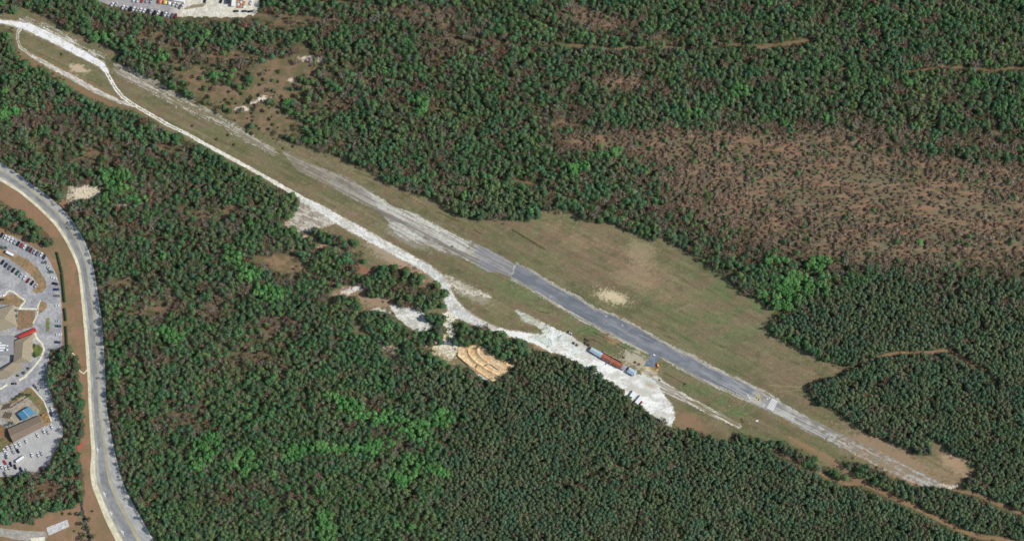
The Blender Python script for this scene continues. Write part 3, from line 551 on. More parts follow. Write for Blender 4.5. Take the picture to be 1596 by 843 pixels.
# terraced dirt bowl
QRY = [(713,543),(719,540),(727,536),(736,536),(747,538),(756,540),(761,547),(772,552),(786,558),(791,567),(804,568),(800,572),(793,576),(788,584),(780,586),(786,595),(768,595),(757,593),(746,586),(735,574),(724,564),(714,555)]
BERMS = [[(713,554),(725,565),(742,577),(757,588),(768,594)],
 [(729,545),(729,551),(735,559),(746,568),(758,576),(771,583),(779,587)],
 [(747,539),(743,544),(744,551),(751,559),(760,565)],
 [(758,548),(768,555),(778,561),(789,566)],
 [(756,570),(760,567),(766,568),(772,573),(777,576)],
 [(744,568),(742,573),(741,577)]]
def q_col(x, y):
    c = two(A(218, 184, 136), A(236, 208, 162), 5, 3, 301)(x, y)
    c = mixc(c, A(206, 190, 160), ss(.5, .7, fbm(x, y, 10, 6, 303, 3)) * .45); c = mixc(c, A(196, 150, 104), ss(.5, .68, fbm(x, y, 3.5, 2.2, 307, 3)) * .6)
    return c
def bowl():
    # real relief: each terrace drops a little towards the south-west
    step = .75; x0, y0, x1, y1 = bb(QRY, 4)
    ax = np.arange(x0, x1, step); ay = np.arange(y0, y1, step); n = len(ax)
    cx_, cy_ = np.meshgrid(ax[:-1] + step / 2, ay[:-1] + step / 2)
    mk = soft(cx_, cy_, QRY, 2.5, 305, .8); jj, ix = np.nonzero(mk); a = jj * n + ix
    Fq = np.stack([a + n, a + n + 1, a + 1, a], -1); u, inv = np.unique(Fq.ravel(), return_inverse=True)
    X = ax[u % n]; Y = ay[u // n]; d = np.full(X.shape, 1e9)
    for b in BERMS[:4]: d = np.minimum(d, ldist(X, Y, b))
    z = .12 + .8 * np.exp(-(d / 2.6) ** 2) + .9 * (fbm(X, Y, 4, 3, 3, 3) - .35)
    z = np.maximum(z, .1)
    return tag(link('dirt_terraces', npmesh('dirt_terraces', np.stack([WX(X), WY(Y), z], -1), inv.reshape(-1, 4), q_col(X, Y)), None, M_gravel), 'bright orange-tan terraced dirt bowl in the pine wood', 'dirt bowl', None, 'structure')
bowl()

# ------------------------------------------------------------------ town road and lots
def half(pl, pr, t): return [(a[0] * (1 - t) + b[0] * t, a[1] * (1 - t) + b[1] * t) for a, b in zip(pl, pr)]
def resample(p, n):
    p = np.array(p, float); d = np.r_[0, np.cumsum(np.hypot(*np.diff(p, axis=0).T))]; t = np.linspace(0, d[-1], n)
    # smooth by dense sampling and a moving average
    q = np.stack([np.interp(t, d, p[:, 0]), np.interp(t, d, p[:, 1])], -1)
    for _ in range(6): q[1:-1] = (q[:-2] + q[1:-1] * 2 + q[2:]) / 4
    return q
NL = 220
qL = resample(RD_L, NL); qR = resample(RD_R, NL)
def ribbon(name, t0, t1, z, colf, m, parent=None, i0=0, i1=NL, nw=8, zside=None, **k):
    rows = []
    for j in range(nw + 1):
        t = t0 + (t1 - t0) * j / nw; rows.append(qL[i0:i1] * (1 - t) + qR[i0:i1] * t)
    R = np.stack(rows, 1); n = R.shape[0]; X = R[..., 0].ravel(); Y = R[..., 1].ravel(); Z = np.full(X.shape, z)
    a = (np.arange(n - 1)[:, None] * (nw + 1) + np.arange(nw)[None]).ravel()
    Fq = np.stack([a, a + nw + 1, a + nw + 2, a + 1], -1)
    Vv = np.stack([WX(X), WY(Y), Z], -1)
    o = link(name, npmesh(name, Vv, Fq, colf(X, Y)), parent, m); return o
def road_col(x, y):
    n = fbm(x, y, 14, 14, 311, 4); c = mixc(A(156, 155, 148), A(184, 182, 170), ss(.3, .7, n)); c = mixc(c, A(120, 122, 122), ss(.58, .66, fbm(x, y, 5, 16, 313, 3)) * .5); return c * (1 + .12 * (fbm(x, y, 2, 2, 3, 2) - .5))[..., None]
road = tag(ribbon('road', .0, 1.0, .05, road_col, M_asphalt), 'curving two-lane grey road on the left with cream walk', 'road', None, 'structure')
ribbon('sidewalk', .0, .17, .17, two(A(214, 208, 176), A(228, 222, 192), 8), M_gravel, road)
ribbon('kerb', .17, .19, .19, two(A(190, 186, 170), A(200, 196, 180), 8), M_gravel, road, nw=1)
ribbon('lane_surface', .30, .55, .057, two(A(132, 135, 135), A(148, 150, 148), 10), M_asphalt, road)
ribbon('lane_surface', .66, .96, .057, two(A(166, 168, 164), A(180, 180, 172), 10), M_asphalt, road)
def paint(name, t, w_, m, i0=0, i1=NL, z=.066):
    P0 = qL[i0:i1] * (1 - t) + qR[i0:i1] * t; P1 = qL[i0:i1] * (1 - t - w_) + qR[i0:i1] * (t + w_)
    n = len(P0); Vv = np.concatenate([np.stack([WX(P0[:, 0]), WY(P0[:, 1]), np.full(n, z)], -1), np.stack([WX(P1[:, 0]), WY(P1[:, 1]), np.full(n, z)], -1)])
    a = np.arange(n - 1); return link(name, npmesh(name, Vv, np.stack([a, a + 1, a + n + 1, a + n], -1)), road, m)
paint('yellow_line', .565, .022, M_roadyellow); paint('yellow_line', .612, .022, M_roadyellow)
paint('edge_line', .955, .018, M_roadwhite)
def arrow(px, py, ang):
    m = MB(); m.poly([(-.18, -1.6, 0), (.18, -1.6, 0), (.18, .4, 0), (-.18, .4, 0)]); m.poly([(-.7, .4, 0), (.7, .4, 0), (0, 1.7, 0)]); m.poly([(.18, -.6, 0), (1.1, -.1, 0), (1.1, .35, 0), (.18, -.15, 0)])
    o = m.build('turn_arrow', M_roadwhite, road); o.location = W((px, py), .07); o.rotation_euler = (0, 0, ang); o.scale = (1.5, 1.5, 1)
for (a, b, g) in ((163,770,.35),(173,800,.42),(191,829,.5),(152,701,.1)): arrow(a, b, g)
# car park
LOT = [(-70,345),(0,364),(20,368),(50,384),(72,398),(80,412),(88,428),(94,448),(97,500),(97,545),(86,545),(78,545),(76,560),(74,580),(76,600),(82,625),(92,650),(98,665),(98,680),(90,695),(84,705),(78,722),(62,736),(30,742),(-70,744),(-70,600),(-70,344)]
def lot_col(x, y):
    c = two(A(152, 153, 154), A(174, 174, 172), 16)(x, y); return mixc(c, A(196, 194, 186), ss(660, 680, y) * .5)
psheet('car_park', LOT, .05, lot_col, M_asphalt, .3, .75, label='grey asphalt car park around the beige buildings', cat='car park')
ISLC = two(A(164, 134, 100), A(138, 122, 90), 6)
for (nm, P, cf, lb) in (
  ('planted_island', [(12,460),(18,457),(25,460),(37,468),(30,478),(18,476),(-10,473),(-10,468)], ISLC, 'brown mulch island north of the beige building'),
  ('planted_island', [(62,471),(66,468),(72,472),(74,477),(66,486),(60,490)], ISLC, 'teardrop mulch island inside the car park'),
  ('planted_island', [(-20,384),(14,391),(45,405),(60,420),(70,435),(73,447),(66,455),(56,457),(51,452),(58,446),(52,432),(38,420),(15,403),(-20,393)], ISLC, 'long curved mulch island between the parking rows'),
  ('lawn', [(28,483),(55,484),(54,495),(50,510),(27,514)], two(A(150,122,94), A(132,118,90), 5), 'brown lawn in front of the red canopy'),
  ('lawn', [(71,496),(78,496),(77,517),(72,517)], two(A(112,118,70), A(140,140,90), 4), 'small green median beside the drop-off lane'),
  ('lawn', [(50,538),(60,537),(67,543),(63,553),(53,558)], two(A(120,122,70), A(90,110,60), 4), 'grass bed inside the kerbed bend'),
  ('lawn', [(14,625),(44,603),(52,606),(70,626),(74,640),(60,650),(62,640),(40,615),(18,630)], two(A(104,118,76), A(150,120,90), 4), 'lawn edging the courtyard'),
  ('lawn', [(0,660),(14,668),(22,690),(0,705),(-30,710),(-30,650)], two(A(150,112,88), A(110,112,74), 5), 'brown lawn west of the long grey roof'),
  ('lawn', [(56,650),(74,640),(80,658),(72,664),(66,662)], two(A(176,140,96), A(130,112,80), 4), 'sandy lawn at the end of the long grey roof')):
    psheet(nm, P, .16, cf, M_ground, .4, .75, label=lb, cat=nm.replace('_', ' '))
def walk(pts, wd, lb):
    stroke('walkway', [(a, b, wd) for a, b in pts], .2, two(A(224, 216, 186), A(236, 230, 204), 6), M_gravel, .05, .6, label=lb, cat='walkway')
walk([(8,460),(11,455),(15,453),(22,455),(31,463),(40,469),(33,477),(30,481),(55,481),(58,484),(59,490),(52,503)], 1.1, 'cream footpath around the northern mulch island')
walk([(58,484),(60,474),(63,469)], .8, 'short cream footpath beside the teardrop island')
walk([(55,520),(58,528),(66,536),(69,545),(64,558),(52,573),(38,588),(30,592)], 1.6, 'broad cream footpath curving round the eastern wing')
walk([(50,604),(58,613),(68,624),(75,640),(80,656)], 1.0, 'cream footpath east of the courtyard')
walk([(-20,612),(4,604),(10,600)], 1.6, 'cream footpath at the west side of the courtyard')
walk([(113,550),(119,556),(123,566),(124,578),(131,582),(135,577)], .9, 'narrow cream footpath joining the roadside walk')
psheet('courtyard', [(-10,628),(14,626),(44,610),(56,622),(62,640),(50,650),(20,664),(-10,650)], .12, two(A(172,162,144), A(154,146,130), 5), M_gravel, .2, .75, label='tan paved courtyard with rows of brown beds', cat='courtyard')
psheet('access_lane', [(-70,818),(0,822),(30,826),(72,828),(74,836),(70,843),(30,841),(0,835),(-70,830)], .05, two(A(158,154,142), A(172,168,156), 9), M_asphalt, .3, .75, label='grey lane at the lower left corner', cat='lane')
psheet('concrete_slab', [(72,822),(105,809),(108,820),(76,834)], .15, two(A(196,196,194), A(208,206,200), 6), M_gravel, 0, .75, label='pale concrete slab at the end of the lower lane', cat='slab')
psheet('concrete_slab', [(48,838),(70,836),(69,860),(50,860)], .1, two(A(226,224,196), A(232,230,206), 6), M_gravel, 0, .75, label='cream concrete slab cut off by the bottom edge', cat='slab')
psheet('drain', [(124,785),(128,783),(133,805),(140,830),(146,860),(140,860),(135,832),(128,808)], .03, two(A(56,54,54), A(96,92,88), 4), M_gravel, .6, .75, label='narrow dark drain beside the lower road', cat='drain')
# top lot
def tl_col(x, y):
    c = two(A(152,150,152), A(168,164,160), 10)(x, y); return mixc(c, two(A(206,200,180), A(222,218,200), 8)(x, y), ss(262, 284, x))
psheet('storage_lot', TOPLOT, .05, tl_col, M_asphalt, 1.2, .75, label='grey and tan storage lot at the top edge', cat='lot')
psheet('lawn', [(285,14),(300,8),(322,5),(318,10),(304,13),(290,15)], .07, two(A(150,138,108), A(164,150,120), 5), M_ground, .4, .75, label='brown verge inside the storage lot', cat='lawn')

# ------------------------------------------------------------------ runway paint
def oriented(px, py, ang): # local x along runway
    return W((px, py), 0), -RA + ang
def mark(rects, z, name, label, m, px, py, cat, ang=0):
    b = MB()
    for (x0, x1, y0, y1) in rects: b.poly([(x0, y0, 0), (x1, y0, 0), (x1, y1, 0), (x0, y1, 0)])
    o = b.build(name, m); o.location = W((px, py), z); o.rotation_euler = (0, 0, -RA + ang); return tag(o, label, cat, None, 'structure')
rr = random.Random(4)
mark([(-3.3, 3.3, -5.2 + i * 1.17, -5.2 + i * 1.17 + .7) for i in range(9)], .125, 'threshold_marking', 'white painted threshold bars across the runway', M_roadwhite, 1204, 630, 'runway marking')
mark([(-.6 + rr.uniform(-1, 1), .5 + rr.uniform(-1, 1), v, v + .9) for v in (-5.4, -3.6, 2.8, 4.4)], .114, 'threshold_dash', 'scattered white dashes west of the threshold bars', M_roadwhite, 1194.5, 626.5, 'runway marking')
mark([(-2.2, .3, -.4, .3), (-.2, 1.4, -.8, .1), (.8, 2.2, -1.3, -.6)], .114, 'white_dash', 'small white painted tick near the runway east end', M_roadwhite, 1167, 617, 'runway marking', -.2)
M_yw = mat('worn_yellow_paint', (.62, .5, .2), .9, namp=.25, nscale=2)
mark([(a, a + rr.uniform(.5, 1.6), b, b + rr.uniform(.4, 1.1)) for a, b in [(rr.gauss(0, 2.3), rr.gauss(0, 2.4)) for _ in range(34)]], .122, 'worn_marking', 'worn scattered yellow paint on the runway end', M_yw, 1181, 620.5, 'runway marking')

# ------------------------------------------------------------------ buildings
def quad_frame(c):
    p = [np.array(q, float) for q in c]; ctr = sum(p) / 4
    return [((q - ctr) * np.array([S, -S])) for q in p], ctr
def lerp(a, b, t): return a * (1 - t) + b * t
def roof_block(root, org, corners, eave, ridge, hip, mr, mw, roofname='roof', oh=.35, wallname='wall', windows=True, trim=None):
    """corners px in order; ridge runs parallel to side 0-1 ; adds wall + roof parts to root located at org(px)"""
    p = [(np.array(q, float) - np.array(org)) * np.array([S, -S]) for q in corners]
    ctr = sum(p) / 4; b = MB()
    wp = [ctr + (q - ctr) * (1 - oh / max(2.0, np.linalg.norm(q - ctr))) for q in p]
    b.loft([[(q[0], q[1], 0) for q in wp], [(q[0], q[1], eave) for q in wp]])
    wall = b.build(wallname, mw, root)
    m0 = (p[0] + p[3]) / 2; m1 = (p[1] + p[2]) / 2; r0 = lerp(m0, m1, hip); r1 = lerp(m1, m0, hip)
    E = [(q[0], q[1], eave) for q in p]; R0 = (r0[0], r0[1], ridge); R1 = (r1[0], r1[1], ridge)
    for (nm, f) in ((roofname, [[E[0], E[1], R1, R0], [R0, R1, E[2], E[3]], [E[3], E[0], R0], [E[1], E[2], R1]]),):
        rb = MB()
        for q in f:
            rb.poly(q)
        rb.poly([(e[0], e[1], e[2] - .18) for e in E][::-1])
        for i in range(4): rb.poly([(E[i][0], E[i][1], E[i][2] - .18), (E[(i + 1) % 4][0], E[(i + 1) % 4][1], E[(i + 1) % 4][2] - .18), E[(i + 1) % 4], E[i]])
        ro = rb.build(nm, mr, root)
    cap = MB(); cap.cyl((R0[0], R0[1], ridge + .02), (R1[0], R1[1], ridge + .02), .16, .16, 6); cap.build('ridge_cap', trim or mr, ro)
    if windows:
        for s in range(4):
            a = wp[s]; c = wp[(s + 1) % 4]; L = np.linalg.norm(c - a); d = (c - a) / max(L, .01); nrm = np.array([-d[1], d[0]])
            if np.dot(nrm, (a + c) / 2 - ctr) < 0: nrm = -nrm
            k = int(L // 4.5)
            for i in range(k):
                mid = a + d * L * (i + .5) / k + nrm * .03; door = (s == 2 and i == k // 2)
                hw = .55 if door else .8; z0, z1 = (.02, 2.1) if door else (1.0, 2.2); z1 = min(z1, eave - .3)
                wb = MB(); q0 = mid - d * hw; q1 = mid + d * hw; o2 = nrm * .05
                wb.loft([[(q0[0], q0[1], z0), (q1[0], q1[1], z0), (q1[0] + o2[0], q1[1] + o2[1], z0), (q0[0] + o2[0], q0[1] + o2[1], z0)], [(q0[0], q0[1], z1), (q1[0], q1[1], z1), (q1[0] + o2[0], q1[1] + o2[1], z1), (q0[0] + o2[0], q0[1] + o2[1], z1)]])
                wb.build('door' if door else 'window', M_tanwall if door else M_glass, wall)
    return wall, ro
def building(name, label, cat, org): return empty(name, W(org), 0, label, cat)
# sheds by the yard
b1 = building('metal_shed', 'blue-grey metal roofed shed at the north-west end of the shed row', 'shed', (930, 549))
roof_block(b1, (930,549), [(922,540.5),(940,550),(935.5,557),(918,546.5)], 3.2, 3.9, 0, M_metalroof, M_tanwall)
b2 = building('brown_shed', 'long rust-brown roofed shed in the middle of the shed row', 'shed', (953, 562))
roof_block(b2, (953,562), [(940.3,550.1),(955,558.3),(950.5,565.3),(935.7,557.2)], 3.4, 4.1, 0, M_rust, M_tanwall, trim=M_tanwall)
roof_block(b2, (953,562), [(956,558.9),(971,567),(966.5,574),(951.4,565.8)], 3.4, 4.1, 0, M_rust, M_tanwall, trim=M_tanwall)
vb = MB(); vb.box(-.25, .25, -3.9, 3.9, 3.42, 4.3); v_ = vb.build('parapet', M_tanwall, b2); v_.location = (0, 0, 0); v_.rotation_euler = (0, 0, -RA)
vb = MB(); vb.box(-10.6, 10.6, -.28, .28, 0, 3.62); v_ = vb.build('fascia', M_tanwall, b2); v_.rotation_euler = (0, 0, -RA); v_.location = (1.7, 3.45, 0)
b3 = building('lean_to', 'small flat grey metal lean-to between the brown and blue sheds', 'shed', (972, 571))
roof_block(b3, (972,571), [(971.5,567.2),(978,570.8),(973.8,577.2),(967.3,573.8)], 2.9, 3.15, 0, M_greymetal, M_tanwall)
b4 = building('metal_shed', 'square blue metal roofed shed at the south-east end of the shed row', 'shed', (984, 578))
roof_block(b4, (984,578), [(980.5,571.5),(993,578.5),(988.5,586),(976.2,579)], 3.1, 4.0, .2, M_metalroof, M_tanwall)
# big beige building
bb_ = building('beige_building', 'large beige roofed building with red entrance canopy beside the car park', 'building', (20, 530))
roof_block(bb_, (20,530), [(-34,490),(22,475),(28,508),(-24,524)], 4.5, 8.5, .28, M_roofbeige, M_cream)
roof_block(bb_, (20,530), [(24,531),(22,566),(48,564),(54,519)], 4.2, 7.0, .22, M_roofbeige, M_cream)
roof_block(bb_, (20,530), [(-20,588),(12,590),(38,572),(24,562)], 4.0, 6.2, .2, M_roofbeige, M_cream)
fb = MB(); fb.box(-14, 1.6, -13.5, 4.2, 0, 4.4); fb.build('flat_roof_block', M_grey, bb_)
for (x, y, a, b_) in ((-9, -7, 5.0, 1.6), (-8.6, -4.6, 5.6, 1.5), (-10, -9.3, 4.0, 1.4), (-4.5, -8.8, 1.6, 1.6), (-4.3, -5, 1.4, 1.4), (-11, -2.4, 1.6, 1.2)):
    u_ = MB(); u_.box(x - a / 2, x + a / 2, y - b_ / 2, y + b_ / 2, 4.41, 5.7, .12); u_.build('rooftop_unit', M_white, bb_)
roof_block(bb_, (20,530), [(27,523.5),(56,510.5),(58.5,516),(33,526.5)], 3.4, 4.6, .0, M_red, M_cream, roofname='canopy_roof', windows=False)
lg = building('long_grey_building', 'long brown-grey gabled building south of the blue roof', 'building', (41, 669))
roof_block(lg, (41,669), [(13,668),(62,647),(71,663),(22,689)], 3.6, 6.2, 0, M_roofgrey, M_cream)
bl = building('blue_roof_pavilion', 'blue tin roofed pavilion in the courtyard', 'pavilion', (42, 644))
roof_block(bl, (42,644), [(28,644),(37,655),(56,643),(46,633)], 3.4, 4.6, 0, M_blue, M_tanwall, trim=M_white)
# courtyard beds
k_ = 0
for (r, c) in [(r, c) for r in range(2) for c in range(4)]:
    m_ = MB(); m_.box(-.6, .6, -3.0, 3.0, 0, .5, .08); o = m_.build('planter_bed', M_wood)
    px, py = (5 + c * 3.4 - 1 * r, 634 + c * -.8 + r * 11) if r == 0 else (7 + c * 3.2, 646 + c * .5)
    o.location = W((px, py), .13); o.rotation_euler = (0, 0, math.radians(-28))
    tag(o, 'narrow brown bed, number %s from the west in the %s row of the courtyard' % (['one', 'two', 'three', 'four'][c], 'upper' if r == 0 else 'lower'), 'planter', 'brown beds in the tan courtyard')
for c in range(5):
    m_ = MB(); m_.box(-1.6, 1.6, -.5, .5, 0, .5, .08); o = m_.build('planter_bed', M_wood); o.location = W((18 + c * 5.6, 634 - c * 3.6), .13); o.rotation_euler = (0, 0, math.radians(32))
    tag(o, 'short brown bed, %s along the north edge of the courtyard' % ['first', 'second', 'third', 'fourth', 'last'][c], 'planter', 'short beds along the courtyard edge')

# ------------------------------------------------------------------ vehicles
CAR_COLS = {'white': (.8, .8, .8), 'silver': (.5, .51, .53), 'black': (.02, .02, .025), 'grey': (.17, .18, .19), 'dark blue': (.03, .05, .12), 'dark red': (.24, .02, .03), 'green': (.04, .12, .09), 'red': (.55, .06, .05)}
CM = {k: mat(k.replace(' ', '_') + '_car_paint', v, .3, namp=.03, spec=.6) for k, v in CAR_COLS.items()}
def ringr(x, w_, z0, z1, n=3):  # rounded section ring at station x
    return [(x, -w_, z0), (x, w_, z0), (x, w_, z1 - .12), (x, w_ - .14, z1), (x, -w_ + .14, z1), (x, -w_, z1 - .12)]
def car_meshes():
    b = MB(); b.loft([ringr(x, w_, .25, z) for x, w_, z in ((-2.25, .7, .7), (-2.1, .86, .88), (-1.4, .9, .95), (.8, .9, .95), (1.7, .88, .86), (2.15, .8, .72), (2.28, .62, .6))]); body = b.mesh('body')
    g = MB(); g.loft([[(-1.85, -.74, .95), (1.0, -.74, .95), (1.0, .74, .95), (-1.85, .74, .95)], [(-1.3, -.6, 1.42), (.3, -.6, 1.42), (.3, .6, 1.42), (-1.3, .6, 1.42)]]); cab = g.mesh('cabin_glass')
    r = MB(); r.box(-1.32, .28, -.62, .62, 1.425, 1.49, .04); rf = r.mesh('roof_panel')
    w_ = MB(); w_.cyl((0, -.1, 0), (0, .1, 0), .33, .33, 12); wh = w_.mesh('wheel'); wh.materials.append(M_tyre); cab.materials.append(M_glass)
    return body, cab, rf, wh
BODY = {}; CABM = {}; ROOFM = {}
_b, _c, _r, _w = car_meshes()
for k in CAR_COLS:
    m_ = _b.copy(); m_.materials.append(CM[k]); BODY[k] = m_; m_ = _r.copy(); m_.materials.append(CM[k]); ROOFM[k] = m_
def car(px, py, ang, col, label, group=None, sc_=1.0, name='parked_car'):
    """ang in degrees measured in the picture, 0 = pointing right, counter-clockwise"""
    r = empty(name, W((px, py), .08), math.radians(ang), label, 'car', group); r.scale = (sc_ * 1.1, sc_ * 1.1, sc_)
    link('body', BODY[col], r); link('cabin_glass', _c, r); link('roof_panel', ROOFM[col], r)
    for (a, b) in ((-1.4, -.8), (-1.4, .8), (1.4, -.8), (1.4, .8)):
        w_ = link('wheel', _w, r); w_.location = (a, b, .33)
    return r
ORD = ['first', 'second', 'third', 'fourth', 'fifth', 'sixth', 'seventh', 'eighth', 'ninth', 'tenth', 'eleventh', 'twelfth', 'thirteenth', 'fourteenth', 'fifteenth', 'sixteenth', 'seventeenth', 'eighteenth']
def row(p0, p1, cols, ang, where, group, jit=.4):
    n = len(cols)
    for i, c in enumerate(cols):
        if c is None: continue
        t = i / (n - 1); car(p0[0] + (p1[0] - p0[0]) * t + rr.uniform(-jit, jit), p0[1] + (p1[1] - p0[1]) * t + rr.uniform(-jit, jit), ang + rr.uniform(-4, 4), c,
                             '%s car, %s from the left in the %s' % (c, ORD[i], where), group)
row((3, 367), (69, 400), ['black', 'white', 'white', 'white', 'silver', 'black', 'red', 'white', 'green', 'dark red', 'silver', 'grey', 'white', 'dark blue'], 63, 'row under the belt of trees', 'cars along the north kerb of the car park')
row((4, 409), (56, 445), ['black', 'dark blue', 'grey', 'black', 'green', 'silver', 'white', 'dark red', 'black', 'silver'], 57, 'row along the long mulch island', 'cars along the mulch island')
for i, (x, y, c) in enumerate(((77,419,'silver'),(84,433,'white'),(86,442,'black'),(88,451,'dark blue'),(89,461,'grey'),(91,476,'white'),(91,500,'silver'),(91,508,'green'),(92,521,'white'),(90,533,'dark blue'))):
    car(x, y, rr.uniform(-6, 6) + (140 if i < 1 else 165 if i < 3 else 180), c, '%s car, %s from the top in the column beside the hedge' % (c, ORD[i]), 'cars along the hedge east of the car park', 1.12)
car(3, 461, 10, 'white', 'white car at the left edge north of the beige building'); car(2, 467, 12, 'black', 'black car at the left edge north of the beige building')
car(22, 557.5 + 40, 0, 'black', 'black car below the beige building'); car(60, 606, -50, 'silver', 'silver car alone in the lane above the courtyard'); car(55, 602, -50, 'grey', 'grey car beside the silver one above the courtyard')
car(81, 637, -70, 'white', 'white car in tree shade east of the courtyard'); car(80, 645, -70, 'dark blue', 'dark blue car in tree shade east of the courtyard')
L4 = [(81,664.5),(75,673),(69,672),(59,678),(41,687),(31,692),(25,695),(18,696),(12,698),(7,702)]
for i, (x, y) in enumerate(L4):
    c = ['white', 'silver', 'white', 'white', 'white', 'white', 'white', 'silver', 'white', 'white'][i]
    car(x, y, 118 + rr.uniform(-6, 6), c, '%s car, %s from the right below the long grey roof' % (c, ORD[i]), 'cars below the long grey building')
for i, (x, y, c) in enumerate(((11,706,'white'),(21,703.5,'silver'),(28,702,'black'),(10,711,'grey'),(50,708.5,'white'),(60,708.5,'white'),(65,706,'silver'),(3,727,'white'),(9,729,'white'),(14.5,728,'silver'),(17,723,'black'),(8,720,'red'),(24,727,'black'),(33,731,'dark blue'),(42,732,'silver'),(8,738,'grey'),(64,731,'dark red'))):
    car(x, y, 115 + rr.uniform(-14, 14), c, '%s car, %s in the lower lot' % (c, ['first of the middle group', 'second of the middle group', 'third of the middle group', 'fourth of the middle group', 'left of two by the dark shade', 'right of two by the dark shade', 'half hidden in shade', 'first of the bottom group', 'second of the bottom group', 'third of the bottom group', 'fourth of the bottom group', 'above the bottom group', 'right of the bottom group', 'dark one near the wood', 'pale one near the wood', 'lowest at the left', 'alone under the trees'][i]), 'cars in the lower lot')
TR = ['white', 'silver', 'black', 'white', 'silver', 'white', 'white', 'black', 'silver', 'black', 'white', 'black', 'white', 'silver', 'grey', 'dark red']
row((192, 12.5), (274, 25.5), TR, 63, 'long lower row of the storage lot', 'cars in the long row of the storage lot')
for i, (x, y, c) in enumerate(((175,8,'white'),(181,8,'silver'),(209,1,'white'),(215,2,'white'),(222,1.5,'red'),(229,2,'silver'),(236,2.5,'silver'),(271,7,'white'),(276,9,'silver'),(281,11,'grey'),(286,8,'white'),(320,1,'black'),(345,2,'black'),(368,18,'black'),(381,18,'dark blue'),(390,18.5,'black'),(391,5,'white'))):
    car(x, y, 60 if x < 300 else (3 if y > 10 else 70), c, '%s car %s in the storage lot' % (c, ['lone at its west end', 'beside the lone one at its west end', 'leftmost of the top row', 'second of the top row', 'third of the top row', 'fourth of the top row', 'fifth of the top row', 'just right of the yellow tent', 'second right of the yellow tent', 'third right of the yellow tent', 'fourth right of the yellow tent', 'at the top of the tan apron', 'left of the white trailer', 'left of three below the trailer', 'middle of three below the trailer', 'right of three below the trailer', 'right of the stacked crates'][i]), 'loose cars in the storage lot')
def trailer(px, py, ang, L, Wd, Hh, label, name='box_trailer', mt=M_white, cab=False, cat='trailer'):
    r = empty(name, W((px, py), .08), math.radians(ang), label, cat)
    b = MB(); b.box(-L / 2, L / 2, -Wd / 2, Wd / 2, .8, Hh, .08); b.build('cargo_box', mt, r)
    b = MB(); b.box(-L / 2, L / 2, -.5, .5, .5, .79); b.build('chassis', M_dark, r)
    for a in ((-L / 3, L / 3) if cab else (-.6, .6)):
        for s in (-1, 1):
            w_ = link('wheel', _w, r); w_.location = (a, s * (Wd / 2 - .15), .42); w_.scale = (1.3, 1.3, 1.3)
    if cab:
        b = MB(); b.loft([[(L / 2 + .05, -Wd / 2 + .1, .5), (L / 2 + 1.9, -Wd / 2 + .1, .5), (L / 2 + 1.9, Wd / 2 - .1, .5), (L / 2 + .05, Wd / 2 - .1, .5)], [(L / 2 + .05, -Wd / 2 + .2, 2.3), (L / 2 + 1.3, -Wd / 2 + .2, 2.3), (L / 2 + 1.3, Wd / 2 - .2, 2.3), (L / 2 + .05, Wd / 2 - .2, 2.3)]]); c_ = b.build('cab', M_white, r)
        b = MB(); b.poly([(L / 2 + 1.80, -Wd / 2 + .25, 1.3), (L / 2 + 1.80, Wd / 2 - .25, 1.3), (L / 2 + 1.38, Wd / 2 - .3, 2.2), (L / 2 + 1.38, -Wd / 2 + .3, 2.2)]); b.build('windscreen', M_glass, c_)
    else:
        b = MB(); b.cyl((L / 2, 0, .6), (L / 2 + 1.2, 0, .55), .06, .05, 6); b.build('drawbar', M_dark, r)
    return r
trailer(986.3, 614.3, 55, 6.2, 4.0, 2.6, 'white box trailer, the left of the two below the gravel yard')
trailer(996, 622.8, 50, 8.2, 3.8, 2.6, 'longer white box trailer, the right of the two below the gravel yard')
car(998.6, 627.5, 50, 'dark red', 'dark red car tucked behind the longer white trailer', sc_=.85)
trailer(15, 394.5, -27, 6.5, 2.4, 3.0, 'white box truck standing in the upper lane of the car park', 'box_truck', cab=True, cat='truck')
trailer(31, 715.5, 35, 7.5, 2.4, 2.8, 'long white truck in the middle of the lower lot', 'box_truck', cab=True, cat='truck')
trailer(364, 3, 84, 9.0, 2.9, 3.4, 'white semi trailer standing in the tan part of the storage lot', 'semi_trailer')
trailer(356, 1.5, 84, 6.0, 2.5, 3.0, 'dark trailer-shaped block added for the shadow left of the white semi trailer', 'semi_trailer', M_dark)  # dark box added to stand in for the white trailer's cast shadow
car(888.6, 518.3, -22, 'black', 'small black car with white roof rack at the edge of the yard', sc_=.95)
rk = MB(); rk.box(-1.0, .2, -.5, .5, 1.5, 1.62, .03); rk.box(.9, 2.0, -.55, .55, 1.0, 1.1, .03); rk.build('roof_rack', M_white, [o for o in C.objects if o.get('label', '').startswith('small black car')][0])
